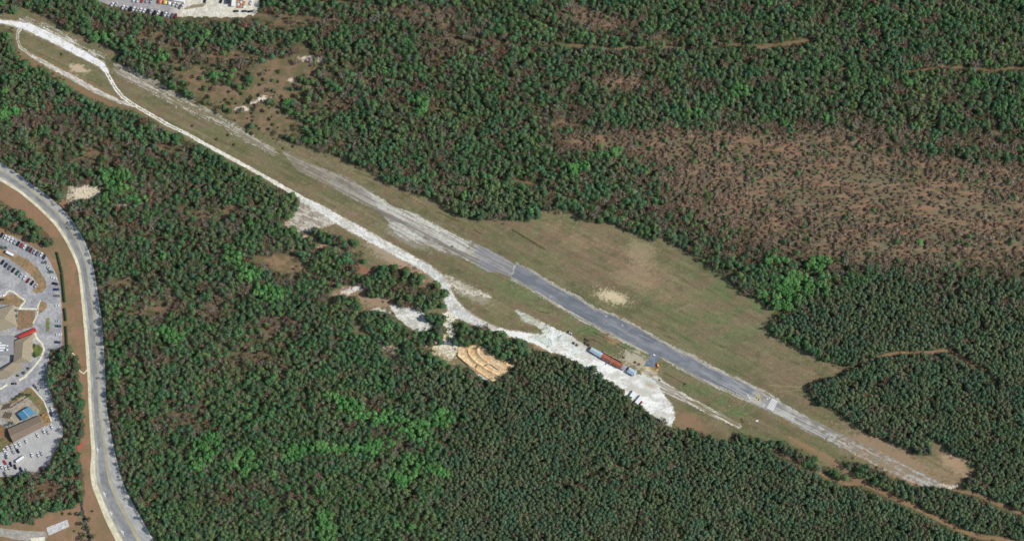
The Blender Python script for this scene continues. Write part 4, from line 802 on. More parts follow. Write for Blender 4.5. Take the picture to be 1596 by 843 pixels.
# crates / tents in the storage lot
i_ = 0
for c in range(3):
    for r_ in range(4):
        m_ = MB(); m_.box(-.8, .8, -.9, .9, 0, 1.5, .06); o = m_.build('stacked_crate', [M_orange, M_tanwall, M_white][(c + r_) % 3]); o.location = W((372 + c * 4.4, .5 + r_ * 3.6), .08); o.rotation_euler = (0, 0, .12)
        tag(o, '%s crate, %s from the top in the %s column right of the trailer' % (['orange', 'tan', 'white'][(c + r_) % 3], ORD[r_], ['left', 'middle', 'right'][c]), 'crate', 'crates in the storage lot')
def tent(px, py, m, label, w_=3.4):
    r = empty('market_tent', W((px, py), .08), math.radians(-12), label, 'tent')
    b = MB(); E = [(-w_ / 2, -w_ / 2, 2.2), (w_ / 2, -w_ / 2, 2.2), (w_ / 2, w_ / 2, 2.2), (-w_ / 2, w_ / 2, 2.2)]
    for i in range(4): b.poly([E[i], E[(i + 1) % 4], (0, 0, 3.3)])
    for i in range(4): a = E[i]; c = E[(i + 1) % 4]; b.poly([(a[0], a[1], 1.9), (c[0], c[1], 1.9), c, a])
    b.build('canopy', m, r)
    for e in E: q = MB(); q.cyl((e[0] * .97, e[1] * .97, 0), (e[0] * .97, e[1] * .97, 2.2), .05, .05, 6); q.build('leg', M_dark, r)
tent(250, 3.5, M_orange, 'bright orange tent near the middle of the storage lot'); tent(258, 4.5, M_yellow, 'yellow tent directly right of the orange tent'); tent(264.5, 6.0, M_white, 'white tent to the right of the yellow tent', 2.8)
wb = MB(); wb.box(-9, 9, -.9, .9, 0, 2.6, .1); o = wb.build('long_canopy', M_white); o.location = W((273, .5), .08); o.rotation_euler = (0, 0, math.radians(-9)); tag(o, 'long white canopy roof above the tents', 'canopy')

# ------------------------------------------------------------------ airfield furniture
def fence(p0, p1, label, h=1.1):
    a = np.array(W(p0)); b = np.array(W(p1)); d = b - a; L = float(np.linalg.norm(d)); r = empty('rail_fence', tuple(a), math.atan2(d[1], d[0]), label, 'fence', 'low fences between the sheds and the runway')
    n = max(2, int(L / 2.4) + 1)
    for i in range(n):
        q = MB(); q.box(L * i / (n - 1) - .08, L * i / (n - 1) + .08, -.08, .08, 0, h); q.build('post', M_wood, r)
    for z in (.45, .95):
        q = MB(); q.box(0, L, .085, .16, z - .09, z + .09); q.build('rail', M_wood, r)
fence((927,518), (955,532), 'dark low rail fence, westmost of three in line beside the runway')
fence((961,535), (982,547), 'dark low rail fence, middle of three in line beside the runway')
fence((986,548), (1008,559), 'dark low rail fence, last of three, ending at the small apron')
fence((903,518), (920,512), 'short dark fence slanting up to the right above the parked black car')
fence((923,528), (938,535), 'short brown fence on the grass just north of the sheds')
fence((966,548), (976,554), 'short dark fence above the rust-brown roof')
fence((1038,581), (1066,597), 'thin dark fence on the grass east of the small apron')
def windsock(px, py, hgt, label):
    r = empty('windsock', W((px, py)), 0, label, 'windsock')
    q = MB(); q.cyl((0, 0, 0), (0, 0, hgt), .16, .09, 8); q.build('pole', M_white, r)
    q = MB(); q.cyl((0, 0, hgt - .3), (-2.8, .3, hgt - .7), .55, .3, 12); q.build('sock', M_white, r)
    q = MB(); q.box(-.9, .9, -.9, .9, 0, .3, .05); q.build('base', M_white, r)
windsock(1180, 655.5, 12.5, 'white windsock on a tall pole in the grass south of the runway')
def table(px, py, ang, label, m=M_wood):
    r = empty('picnic_table', W((px, py), .1), math.radians(ang), label, 'picnic table')
    q = MB(); q.box(-1.1, 1.1, -.45, .45, .7, .78); q.build('table_top', m, r)
    for s in (-1, 1):
        q = MB(); q.box(-1.1, 1.1, s * .95 - .18, s * .95 + .18, .42, .48); q.build('bench', m, r)
        q = MB(); q.box(s * .8 - .06, s * .8 + .06, -1.0, 1.0, .02, .41); q.build('frame', M_dark, r)
table(912.5, 529, 62, 'dark picnic table on the grass, left of a pair above the shed row', M_dark); table(917, 531, 62, 'dark picnic table on the grass, right of a pair above the shed row', M_wood)
table(912, 534.5, -27, 'dark picnic table at the yard edge, left of two by the blue shed', M_dark); table(917, 537.5, -27, 'dark picnic table at the yard edge, right of two by the blue shed', M_dark)
table(894, 534.5, -20, 'dark picnic table alone on the white gravel', M_dark); table(899, 537.5, 40, 'brown picnic table beside the lone dark one on the gravel')
table(972, 557, 60, 'brown picnic table on the grass behind the rust-brown shed'); table(990, 564.5, -30, 'brown picnic table on the sandy ground, left of two'); table(996, 567.5, 10, 'brown picnic table on the sandy ground, right of two')
def tractor(px, py, ang, label):
    r = empty('utility_cart', W((px, py), .05), math.radians(ang), label, 'cart')
    q = MB(); q.box(-2, .6, -.9, .9, .5, 1.1, .1); q.build('bed', M_orange, r)
    q = MB(); q.box(.65, 2.0, -.8, .8, .5, 1.2, .15); q.build('bonnet', M_orange, r)
    q = MB(); q.box(-.6, .6, -.75, .75, 1.9, 2.0, .03); q.build('canopy', M_yellow, r)
    for a, b in ((-1.4, -.95), (-1.4, .95), (1.3, -.9), (1.3, .9)): w_ = link('wheel', _w, r); w_.location = (a, b, .36)
    for a, b in ((-.5, -.6), (-.5, .6), (.5, -.6), (.5, .6)): q = MB(); q.cyl((a, b, 1.1), (a, b, 1.9), .04, .04, 6); q.build('post', M_dark, r)
tractor(1025.5, 569, -70, 'orange utility cart parked beside the small apron')
q = MB(); q.cyl((0, 0, 0), (0, 0, .9), .4, .4, 12); o = q.build('barrel', M_white); o.location = W((1028, 590), .05); tag(o, 'lone white barrel at the edge of the taxi strip', 'barrel')
q = MB(); q.box(-1.2, 1.2, -.5, .5, 0, .9, .05); o = q.build('white_board', M_white); o.location = W((1019.5, 553), .14); o.rotation_euler = (0, 0, -RA); tag(o, 'white board lying where the apron meets the runway', 'board')
# low edging of the terraces
def berm(pts, label, i):
    p = resample(pts, 36); r = []
    for j in range(len(p)):
        t = p[min(j + 1, len(p) - 1)] - p[max(j - 1, 0)]; t = t / np.linalg.norm(t); nn = np.array([-t[1], t[0]]) * .28
        a = W(p[j] + nn); b = W(p[j] - nn); r.append([(a[0], a[1], .1), (b[0], b[1], .1), (b[0], b[1], 1.3), (a[0], a[1], 1.3)])
    q = MB(); q.loft(r); tag(q.build('retaining_edge', M_wood), label, 'low wall', 'dark edges of the dirt terraces')
for i, (b_, l_) in enumerate(zip(BERMS, ('dark edging at the outer south-west rim of the dirt bowl', 'long curved dark edging across the middle of the dirt bowl', 'hooked dark edging at the top of the dirt bowl', 'straight dark edging at the north-east rim of the dirt bowl', 'short arched dark edging low in the dirt bowl', 'tiny cross edging linking two terraces of the dirt bowl'))): berm(b_, l_, i)
bl_ = empty('bleacher', W((753.5, 588.5), .5), math.radians(-34), 'small white bleacher below the dirt bowl', 'bleacher')
for i in range(3):
    q = MB(); q.box(-6.2, 6.2, -1.2 + i * .8, -.75 + i * .8, .35 + i * .3, .42 + i * .3); q.build('bench_row', M_white, bl_)
for s in (-5.5, 0, 5.5):
    q = MB(); q.box(s - .08, s + .08, -1.25, 1.3, 0, .34); q.build('frame', M_dark, bl_)
# street lamps
for i, (x, y) in enumerate(((113,379),(127,426),(130,473),(133,512),(137,571))):
    r = empty('street_lamp', W((x + 1.5, y), .17), 0, 'grey street lamp on the cream walk, %s from the top along the road' % ORD[i], 'street lamp', 'street lamps along the road')
    q = MB(); q.cyl((0, 0, 0), (0, 0, 6.5), .12, .07, 8); q.build('pole', M_dark, r); q = MB(); q.cyl((0, 0, 6.4), (1.6, 0, 6.7), .05, .05, 6); q.build('arm', M_dark, r); q = MB(); q.box(1.3, 2.1, -.2, .2, 6.62, 6.8, .04); q.build('lamp_head', M_greymetal, r)

# ------------------------------------------------------------------ vegetation
rng = np.random.default_rng(11)
def basis(nrm):
    nrm = nrm / (np.linalg.norm(nrm, axis=-1, keepdims=True) + 1e-9)
    h = np.where(np.abs(nrm[..., 2:3]) < .9, np.array([0, 0, 1.]), np.array([1., 0, 0])); t = np.cross(nrm, h); t /= np.linalg.norm(t, axis=-1, keepdims=True) + 1e-9
    return t, np.cross(nrm, t)
def crown(N, K, R, Ht, kind, col, rg, zlow=.3):
    """R, Ht, col arrays of N; returns (N,K,3,3) local triangles and (N,K,3) colours"""
    R = R[:, None]; Ht = Ht[:, None]; a = rg.uniform(0, 2 * np.pi, (N, K)); u = rg.uniform(0, 1, (N, K)); ph = rg.uniform(0, 6.28, (N, 1)); ph2 = rg.uniform(0, 6.28, (N, 1))
    lob = 1 + .2 * np.sin(2 * a + ph) + .14 * np.sin(3 * a + ph2)
    if kind == 'pine':
        t = rg.uniform(0, 1, (N, K)) ** 1.4
        rad = R * 1.08 * (1 - t) ** .5 * np.sqrt(.15 + .85 * u) * lob; z = Ht * (zlow + (1 - zlow) * (1 - (1 - t) ** 1.6) - .12 * (rad / R) * (zlow > .2))
        nr = np.stack([np.cos(a) * .42, np.sin(a) * .42, np.full_like(a, .9)], -1) + rg.normal(0, .3, (N, K, 3)); sz = np.minimum(R, 3.0) * rg.uniform(.17, .33, (N, K)) * (1 - .2 * t)
    elif kind == 'broad':
        ct = rg.uniform(-.2, 1, (N, K)); st = np.sqrt(1 - ct * ct); sh = .6 + .4 * np.sqrt(u)
        rad = R * st * sh * lob; z = Ht * .62 + Ht * .36 * ct * sh
        nr = np.stack([np.cos(a) * st, np.sin(a) * st, ct + .3], -1) + rg.normal(0, .45, (N, K, 3)); sz = np.minimum(R, 3.0) * rg.uniform(.18, .34, (N, K))
    else:
        rad = R * np.sqrt(u) * .75 * lob; z = Ht * (.45 + .45 * rg.uniform(0, 1, (N, K)))
        nr = None
    P = np.stack([rad * np.cos(a), rad * np.sin(a), z], -1)
    if nr is not None:
        t_, b_ = basis(nr); sp = rg.uniform(0, 6.28, (N, K)); tri = []
        for j in range(3):
            g = sp + j * 2.094 + rg.uniform(-.3, .3, (N, K)); s_ = (sz * rg.uniform(.8, 1.25, (N, K)))[..., None]
            tri.append(P + s_ * (np.cos(g)[..., None] * t_ + np.sin(g)[..., None] * b_))
        T = np.stack(tri, 2)
        T[..., 2] = np.maximum(T[..., 2], .15)
    else:
        d = np.stack([np.cos(a), np.sin(a), rg.uniform(.3, 1.3, (N, K))], -1) + rg.normal(0, .5, (N, K, 3)); d /= np.linalg.norm(d, axis=-1, keepdims=True)
        L = (R * rg.uniform(.35, .75, (N, K)))[..., None]; t_, b_ = basis(d); g = rg.uniform(0, 6.28, (N, K))[..., None]; wv = (np.cos(g) * t_ + np.sin(g) * b_) * rg.uniform(.14, .30, (N, K))[..., None]
        T = np.stack([P - d * L * .5 - wv, P - d * L * .5 + wv, P + d * L * .6], 2)
    cc = col[:, None, :] * rg.uniform(.82, 1.2, (N, K, 1)) * (1 + rg.normal(0, .03, (N, K, 3)))
    return T, np.clip(cc, .005, .8)
def trunk_tris(N, Ht, R, col=(.12, .09, .07)):
    k = 4; a = np.arange(k) * np.pi / 2; r0 = .05 * R + .07; top = Ht * .8
    b0 = np.stack([r0[:, None] * np.cos(a), r0[:, None] * np.sin(a), np.zeros((N, k))], -1); b1 = np.stack([r0[:, None] * .25 * np.cos(a), r0[:, None] * .25 * np.sin(a), np.repeat(top[:, None], k, 1)], -1)
    T = []
    for i in range(k):
        j = (i + 1) % k; T.append(np.stack([b0[:, i], b0[:, j], b1[:, j]], 1)); T.append(np.stack([b0[:, i], b1[:, j], b1[:, i]], 1))
    T = np.stack(T, 1); return T, np.broadcast_to(np.array(col), (N, T.shape[1], 3))
def mass(name, xy, R, Ht, col, kind, K, label, cat):
    N = len(xy)
    T, c = crown(N, K, R, Ht, kind, col, rng); T2, c2 = trunk_tris(N, Ht, R); T = np.concatenate([T, T2], 1); c = np.concatenate([c, c2], 1)
    T[..., 0] += WX(xy[:, 0])[:, None, None]; T[..., 1] += WY(xy[:, 1])[:, None, None]
    Vv = T.reshape(-1, 3).astype(np.float32); n = len(Vv)
    cv = np.repeat(c.reshape(-1, 3), 3, 0).astype(np.float32)
    return tag(link(name, npmesh(name, Vv, np.arange(n).reshape(-1, 3), cv), None, M_leaf), label, cat, None, 'stuff')
def jgrid(sp, j=.42):
    X, Y = np.meshgrid(np.arange(-30, 1627, sp), np.arange(-30, 874, sp * .92)); X = X + (np.arange(X.shape[0]) % 2 * sp / 2)[:, None]
    X = X.ravel() + rng.uniform(-j, j, X.size) * sp; Y = Y.ravel() + rng.uniform(-j, j, Y.size) * sp; return X, Y
XA, YA = jgrid(6.1, .38); pa = plant(XA, YA) > .5
XB, YB = jgrid(7.1, .46); pb = plant(XB, YB) < .5
X = np.r_[XA[pa], XB[pb]]; Y = np.r_[YA[pa], YB[pb]]; P = np.r_[np.ones(pa.sum()), np.zeros(pb.sum())]
instr = np.zeros(X.shape, bool)
for p in STR: instr |= pip(X, Y, p)
ok = forest_ok(X, Y) & ((instr & (trail_d(X, Y) > .4)) | (trail_d(X, Y) > 2.2 + 1.5 * (Y > 680) - 1.6 * (fbm(X, Y, 9, 7, 77, 2) > .5) * (Y < 400))) & (gap_d(X, Y) > 1.8) & ((Y > 60) | (X > 410) | forest_ok(X, Y - 7)) & (forest_ok(X - SP, Y + .5) | (instr & forest_ok(X - 2, Y)))
X, Y, P = X[ok], Y[ok], P[ok]
bf = np.clip(field(X, Y, BARE), 0, 1); gf = field(X, Y, GREEN); hf = hill(X, Y)
scr = np.clip(ell(X, Y, 435, 135, 88, 50, -30) + ell(X, Y, 310, 125, 70, 20, 25) + ell(X, Y, 410, 185, 80, 22, 22), 0, 1)
patch = fbm(X, Y, 34, 12, 401, 4); gap = fbm(X, Y, 22, 12, 403, 3)
gf = gf * (.55 + .6 * fbm(X, Y, 9, 7, 420, 3)) * 1.15
dens = np.where(P > .5, .96 - .35 * ss(.62, .72, gap), .98 - .32 * ss(.58, .72, gap)) - .26 * bf - .5 * bf * ss(.42, .56, patch) - .25 * ss(.5, .62, fbm(X, Y, 40, 22, 481, 4)) * (P < .5) - .34 * ss(.12, .8, hf) * (.2 + .8 * ss(.36, .56, patch)) - .85 * scr - 1.2 * np.clip(ell(X, Y, 447, 412, 46, 15, 12) * ss(.35, .5, gap + .1) + ell(X, Y, 545, 448, 22, 10, 0) + .8 * ell(X, Y, 585, 468, 40, 6, 5), 0, 1)
keep = rng.uniform(0, 1, len(X)) < dens
X, Y, P, bf, gf, hf, scr = [q[keep] for q in (X, Y, P, bf, gf, hf, scr)]; N = len(X)
pbare = np.clip(.85 * ss(.08, .5, hf) + np.where(P > .5, .02 + .3 * ss(.58, .68, fbm(X, Y, 30, 16, 405, 3)), .05 + .75 * bf * (.5 + .5 * ss(.35, .6, fbm(X, Y, 24, 12, 407, 3))) + .55 * ss(.52, .62, fbm(X, Y, 26, 14, 409, 3)) * (1 - .45 * (Y > 480))), 0, .93) * (1 - .8 * (gf > .35))
r = rng.uniform(0, 1, N); kind = np.where(r < pbare, 2, 0)
kind[(rng.uniform(0, 1, N) < ss(.22, .6, gf) * .85) & (kind == 0)] = 1
kind[(rng.uniform(0, 1, N) < .006) & (P < .5) & (kind == 0)] = 1
R = np.where(P > .5, 2.0 + 1.7 * rng.uniform(0, 1, N) ** 1.6, 2.2 + 2.4 * rng.uniform(0, 1, N) ** 1.6); R = R * np.where(kind == 2, 1.15, 1) * (1 - .25 * scr) * (1 - .2 * ss(.2, .6, hf))
Ht = np.where(P > .5, rng.uniform(8.6, 9.8, N) + 3.5 * (fbm(X, Y, 9, 9, 412, 3) - .5), rng.uniform(8.8, 10.6, N) + 8 * (fbm(X, Y, 20, 18, 410, 3) - .5)) * (1 - .45 * scr) * (1 - .45 * ss(.1, .6, hf)) * (.9 + .25 * fbm(X, Y, 40, 40, 411, 3)) * np.where(kind == 2, .82, 1)
lf = fbm(X, Y, 70, 50, 413, 3); mf = fbm(X, Y, 12, 9, 415, 3)
cp = mixc(np.array([.072, .150, .060]), np.array([.115, .170, .062]), ss(.4, .66, lf * .5 + mf * .5)); cp = mixc(cp, np.array([.062, .135, .080]), ss(.5, .8, rng.uniform(0, 1, N)) * .6); cp = mixc(cp, np.array([.13, .12, .075]), ss(.9, .98, rng.uniform(0, 1, N)) * .5); cp = cp * 1.1; cp = mixc(cp, np.array([.10, .27, .08]), ss(.08, .45, gf) * .85)
cp = mixc(cp, np.array([.108, .160, .088]), P * .5); cp = mixc(cp, mixc(np.array([.06, .12, .075]), np.array([.14, .15, .07]), ss(.4, .6, fbm(X, Y, 16, 16, 435, 3))), P * .45); cp = mixc(cp, np.array([.15, .135, .085]), ss(.54, .7, fbm(X, Y, 26, 14, 431, 4)) * .45); cp = mixc(cp, np.array([.07, .2, .06]), ss(.56, .72, fbm(X, Y, 30, 20, 433, 4)) * .4 * (P < .5))
cb = mixc(np.array([.10, .29, .08]), np.array([.16, .32, .10]), rng.uniform(0, 1, N))
cx = mixc(np.array([.25, .215, .155]), np.array([.26, .165, .11]), ss(.3, .7, rng.uniform(0, 1, N))); cx = mixc(cx, np.array([.26, .25, .19]), ss(.7, .9, rng.uniform(0, 1, N)))
cx = mixc(cx, mixc(np.array([.38, .26, .18]), np.array([.36, .31, .22]), ss(.35, .65, fbm(X, Y, 22, 7, 451, 3))), ss(.1, .5, hf) * .8)
col = np.where((kind == 0)[:, None], cp, np.where((kind == 1)[:, None], cb, cx)) * rng.uniform(.88, 1.14, (N, 1)) * (.82 + .4 * fbm(X, Y, 60, 36, 441, 4))[:, None] * (.72 + .56 * fbm(X, Y, 13, 11, 443, 3))[:, None]
print('trees', N, [(kind == k).sum() for k in range(3)])
# choose the trees that stand out most (edges, islands, lone ones) as individuals
def openness(x, y):
    s = np.zeros(x.shape)
    for d in (6, 12):
        for k in range(8):
            s += ~forest_ok(x + d * math.cos(k * .785), y + d * math.sin(k * .785))
    return s
inframe = (X > 3) & (X < 1593) & (Y > 3) & (Y < 840)
op = openness(X, Y) + scr * 10 + R * .8 + rng.uniform(0, .5, N) - 99 * (~inframe)
ind = np.zeros(N, bool)
for k, mx in ((0, 300), (1, 300), (2, 300)):
    idx = np.nonzero(kind == k)[0]; sel = idx[np.argsort(-op[idx])][:mx]; ind[sel[op[sel] > -50]] = True
LM = [((60,8),'the grassy bank at the top left corner'),((170,70),'the north rim of the white haul road'),((20,100),'the west end of the loop track'),((90,130),'the orange bank south of the loop track'),((180,172),'the junction of loop track and twin track'),((260,130),'the faded north-west paving'),((230,30),'the long car row of the storage lot'),((340,32),'the tan part of the storage lot'),
 ((440,120),'the scrubby north-west clearing'),((380,165),'the white rocks in the scrubby clearing'),((490,95),'the highest white rocks of the clearing'),((340,185),'the fading end of the old paving'),((300,225),'the pale twin track'),((400,285),'the lower twin track'),((480,225),'the old runway north rim'),((460,330),'the triangular gravel pad'),((515,372),'the long island by the gravel pad'),((548,400),'the tree island above the red soil'),
 ((600,270),'the north rim above the worn concrete'),((700,320),'the wood corner above the bright concrete'),((800,340),'the tan meadow notch'),((900,335),'the west top of the wide meadow'),((1010,365),'the middle top of the wide meadow'),((1120,430),'the north-east rim of the wide meadow'),((1200,490),'the blunt plantation corner by the meadow'),((1270,550),'the straight plantation edge above the meadow'),((1320,575),'the eastern point of the meadow'),((1265,610),'the plantation corner near the threshold bars'),
 ((1340,670),'the plantation edge north of the runway end'),((1440,700),'the scrubby notch near the runway end'),((1510,735),'the far eastern corner of the clearing'),((1400,745),'the tree strip south of the runway end'),((1300,735),'the orange dirt trail in the south-east'),((1240,710),'the narrow tree strip beside the trail'),((1150,680),'the dark tree bump south of the taxi strip'),((1070,675),'the red soil south of the taxi strip'),((1010,650),'the southern tip of the white yard'),((940,590),'the plantation edge facing the sheds'),
 ((860,555),'the plantation corner under the gravel road'),((750,515),'the clump above the dirt bowl'),((800,560),'the east side of the dirt bowl'),((750,600),'the wood below the dirt bowl'),((680,525),'the islet west of the dirt bowl'),((650,465),'the oval island above the white clearing'),((680,495),'the islet beside the white clearing'),((600,440),'the tree patch above the pink trail'),((600,510),'the long grove between the pink trails'),((530,470),'the pink trail west end'),
 ((690,570),'the south side of the stony link'),((20,330),'the tree belt above the car park'),((70,375),'the east end of the car park belt'),((95,570),'the trees between car park and brown verge'),((105,640),'the trees east of the courtyard'),((115,720),'the trees beside the red soil patch'),((60,770),'the wood below the lower lot'),((120,320),'the pale rocky bank by the road'),((160,380),'the road bend shaded by the wood'),((175,480),'the upper road straight'),((185,590),'the middle road straight'),((195,690),'the lower road curve'),((240,790),'the bottom of the road'),
 ((185,280),'the bright green hollow by the road'),((330,700),'the bright green strip in the south-west wood'),((600,650),'the bright hollow below the pink trails'),((680,720),'the lower end of the green hollow'),((460,700),'the green spot in the south-west wood'),((375,405),'the green spot near the gravel pad'),((1240,440),'the bright green corner north of the plantation'),((1155,141),'the two bright crowns in the north wood'),((1330,230),'the lone bright crown on the red hillside'),((1330,320),'the red leafless hillside'),((1520,320),'the east part of the red hillside'),((1180,300),'the west part of the red hillside'),
 ((940,30),'the brown patch at the top edge'),((960,130),'the orange patch in the north wood'),((930,220),'the brown band in the north wood'),((1440,548),'the orange trail bend in the plantation'),((640,60),'the brown streaks left of the image seam'),((260,440),'the pink leafless patch east of the road'),((250,230),'the brown wood south of the twin track')]
LMX = np.array([q[0] for q in LM], float)
SZ = ['small', 'medium', 'large']
# prototypes
def single(kind_, K, R_, H_, seed):
    rg = np.random.default_rng(seed); T, c = crown(1, K, np.array([R_]), np.array([H_]), kind_, np.array([[1., 1, 1]]), rg, .12)
    c = np.clip(c, 0, 2); v = T.reshape(-1, 3); cm = npmesh('crown', v, np.arange(len(v)).reshape(-1, 3), np.repeat(c.reshape(-1, 3), 3, 0)); cm.materials.append(M_leaf)
    q = MB(); q.cyl((0, 0, 0), (0, 0, H_ * .45), .05 * R_ + .1, .03 * R_ + .06, 7); q.cyl((0, 0, H_ * .45), (.05, .03, H_ * .85), .03 * R_ + .06, .04, 6)
    for j in range(5):
        g = rg.uniform(0, 6.28); z = H_ * rg.uniform(.35, .65); L = R_ * rg.uniform(.5, .8); q.cyl((0, 0, z), (L * math.cos(g), L * math.sin(g), z + L * (.2 if kind_ == 'pine' else .8)), .06, .02, 5)
    tm = q.mesh('trunk'); tm.materials.append(M_bark); return cm, tm
KN = {0: ('pine', 'pine_tree', 150), 1: ('broad', 'leafy_tree', 90), 2: ('bare', 'bare_tree', 95)}
PROT = {k: [single(KN[k][0], KN[k][2], 2.5, 9.0, 100 * k + i + 1) for i in range(8)] for k in KN}
WORD = {0: ('dark green pine', 'tree'), 1: ('bright green leafy tree', 'tree'), 2: ('grey-brown leafless tree', 'tree')}
cntl = {}
for i in np.nonzero(ind)[0]:
    k = int(kind[i]); d = np.hypot(LMX[:, 0] - X[i], LMX[:, 1] - Y[i]); li = int(np.argmin(d)); sz = 0 if R[i] < 2.35 else 1 if R[i] < 2.95 else 2
    side = 'left of centre' if X[i] < LMX[li, 0] else 'right of centre'; ud = 'upper' if Y[i] < LMX[li, 1] else 'lower'
    kk = (k, li, sz, ud, side)
    lab = '%s %s at %s, %s %s' % (SZ[sz], WORD[k][0], LM[li][1], ud, side.replace(' of centre', ''))
    grp = '%ss at %s' % (WORD[k][0], LM[li][1])
    t = empty(KN[k][1], W((X[i], Y[i])), random.uniform(0, 6.28), lab, WORD[k][1], grp); cm, tm = PROT[k][random.randrange(8)]
    t.scale = (R[i] / 2.5, R[i] / 2.5, Ht[i] / 9.0)
    o = link('crown', cm, t); o.color = (float(col[i, 0]), float(col[i, 1]), float(col[i, 2]), 1); link('trunk', tm, t)
rest = ~ind
for k, nm, K, lab, cat in ((0, 'pine_forest', 92, 'dense dark green pine woods covering most of the picture', 'forest'), (1, 'leafy_woodland', 85, 'bright green leafy woodland in the damp hollows', 'woodland'), (2, 'bare_woodland', 80, 'grey-brown leafless woodland mixed through the pines', 'woodland')):
    s_ = rest & (kind == k)
    if s_.sum(): mass(nm, np.stack([X[s_], Y[s_]], -1), R[s_], Ht[s_], col[s_], KN[k][0], K, lab, cat)

# understorey: small crowns that fill and blur the gaps between the big ones
UX, UY = jgrid(5.6, .5)
uk = forest_ok(UX, UY) & (forest_ok(UX - 3, UY) | (field(UX, UY, [(1390, 740, 120, 40, 27)]) > .3)) & (trail_d(UX, UY) > 1.2 + 1.8 * (UY > 680)) & (gap_d(UX, UY) > 1.0) & ((UY > 60) | (UX > 410) | forest_ok(UX, UY - 5))
UX, UY = UX[uk], UY[uk]; ub = np.clip(field(UX, UY, BARE), 0, 1); uh = hill(UX, UY); us = np.clip(ell(UX, UY, 435, 135, 88, 50, -30) + ell(UX, UY, 310, 125, 70, 20, 25) + ell(UX, UY, 410, 185, 80, 22, 22) + ell(UX, UY, 447, 412, 50, 18, 12) + ell(UX, UY, 545, 448, 22, 10, 0), 0, 1)
uk = rng.uniform(0, 1, UX.size) < .86 - .14 * uh - .8 * us - (.45 * ub + .2 * ss(.5, .62, fbm(UX, UY, 40, 22, 481, 4)) * (plant(UX, UY) < .5)) * (uh < .3); UX, UY, ub, uh, us = UX[uk], UY[uk], ub[uk], uh[uk], us[uk]; n_ = UX.size
un = fbm(UX, UY, 20, 11, 471, 4); ubare = rng.uniform(0, 1, n_) < np.clip(.16 + .6 * ub + .8 * uh + .5 * ss(.5, .62, un), 0, .9)
ur = rng.uniform(1.2, 2.3, n_) * (1 - .2 * uh); uz = rng.uniform(5.5, 8.3, n_) * (1 - .5 * ss(.1, .5, uh)) * (1 - .3 * us)
ug = mixc(np.array([.075, .15, .058]), np.array([.125, .15, .07]), ss(.35, .6, fbm(UX, UY, 30, 18, 473, 3))); ug = mixc(ug, np.array([.09, .25, .07]), ss(.1, .5, field(UX, UY, GREEN)) * .7); ug = ug * rng.uniform(.8, 1.2, (n_, 1))
uc = mixc(np.array([.24, .17, .115]), np.array([.27, .24, .18]), rng.uniform(0, 1, n_)); uc = mixc(uc, mixc(np.array([.42, .27, .18]), np.array([.38, .32, .23]), ss(.35, .65, fbm(UX, UY, 26, 6, 475, 3))), ss(.1, .4, uh) * .85)
print('under', n_)
for q_, nm_, kd_, K_, cc_, lb_ in ((~ubare, 'green_understorey', 'broad', 50, ug, 'small green trees filling gaps under the taller pines'), (ubare, 'bare_understorey', 'bare', 58, uc, 'thin leafless saplings between the pines and over the red hillside')):
    mass(nm_, np.stack([UX[q_], UY[q_]], -1), ur[q_], uz[q_], cc_[q_], kd_, K_, lb_, 'woodland')
ex = rng.uniform(5, 1590, 60000); ey = rng.uniform(5, 838, 60000)
em = ~forest_ok(ex, ey) & (forest_ok(ex + 5, ey - 2) | forest_ok(ex - 3, ey + 5) | forest_ok(ex + 2, ey - 6)) & ~pip(ex, ey, LEFT) & ~pip(ex, ey, TOPLOT) & ~soft(ex, ey, YARD) & (fbm(ex, ey, 14, 14, 461, 2) > .5) & (rng.uniform(0, 1, ex.size) < .35)
em &= (ldistw(ex, ey, GR) > 2) & (ldistw(ex, ey, PAR) > 2) & (ldistw(ex, ey, TW) > 2) & (ldistw(ex, ey, HAUL) > 2)
ne = int(em.sum()); print('scrub', ne)
mass('edge_scrub', np.stack([ex[em], ey[em]], -1), rng.uniform(.6, 1.5, ne), rng.uniform(1.2, 3.0, ne), mixc(np.array([.08, .12, .05]), np.array([.17, .14, .09]), rng.uniform(0, 1, ne)), 'broad', 36, 'low ragged scrub and saplings fringing the open turf', 'scrub')
# shrubs ------------------------------------------------------------
def bush_mesh(seed, K=60, kind_='broad'):
    rg = np.random.default_rng(seed); T, c = crown(1, K, np.array([1.0]), np.array([1.3]), kind_, np.array([[1., 1, 1]]), rg); T[..., 2] = np.maximum(T[..., 2] * 1.1 - .35, .02)
    v = T.reshape(-1, 3); me = npmesh('bush', v, np.arange(len(v)).reshape(-1, 3), np.repeat(c.reshape(-1, 3), 3, 0)); me.materials.append(M_leaf); return me
BUSH = [bush_mesh(500 + i) for i in range(6)]
def bush(px, py, s, colr, label, group=None, nm='shrub'):
    o = link(nm, random.choice(BUSH)); o.location = W((px, py)); o.scale = (s, s, s); o.rotation_euler = (0, 0, random.uniform(0, 6.28)); o.color = (*colr, 1); return tag(o, label, 'shrub', group)
rb = np.random.default_rng(5); n = 0
while n < 110:
    px = rb.uniform(270, 520); py = rb.uniform(90, 235)
    if ell(np.array(px), np.array(py), 400, 165, 100, 60, 20) < rb.uniform(0, .9): continue
    if pip(np.array([px]), np.array([py]), FAR)[0] or pip(np.array([px]), np.array([py]), OLD_W)[0]: continue
    d = np.hypot(LMX[:, 0] - px, LMX[:, 1] - py); li = int(np.argmin(d)); s = rb.uniform(.8, 2.0)
    bush(px, py, s, (.055 * rb.uniform(.8, 1.6), .085 * rb.uniform(.8, 1.4), .045), '%s dark shrub in %s' % ('small' if s < 1.4 else 'broad', LM[li][1]), 'scrub bushes at %s' % LM[li][1]); n += 1
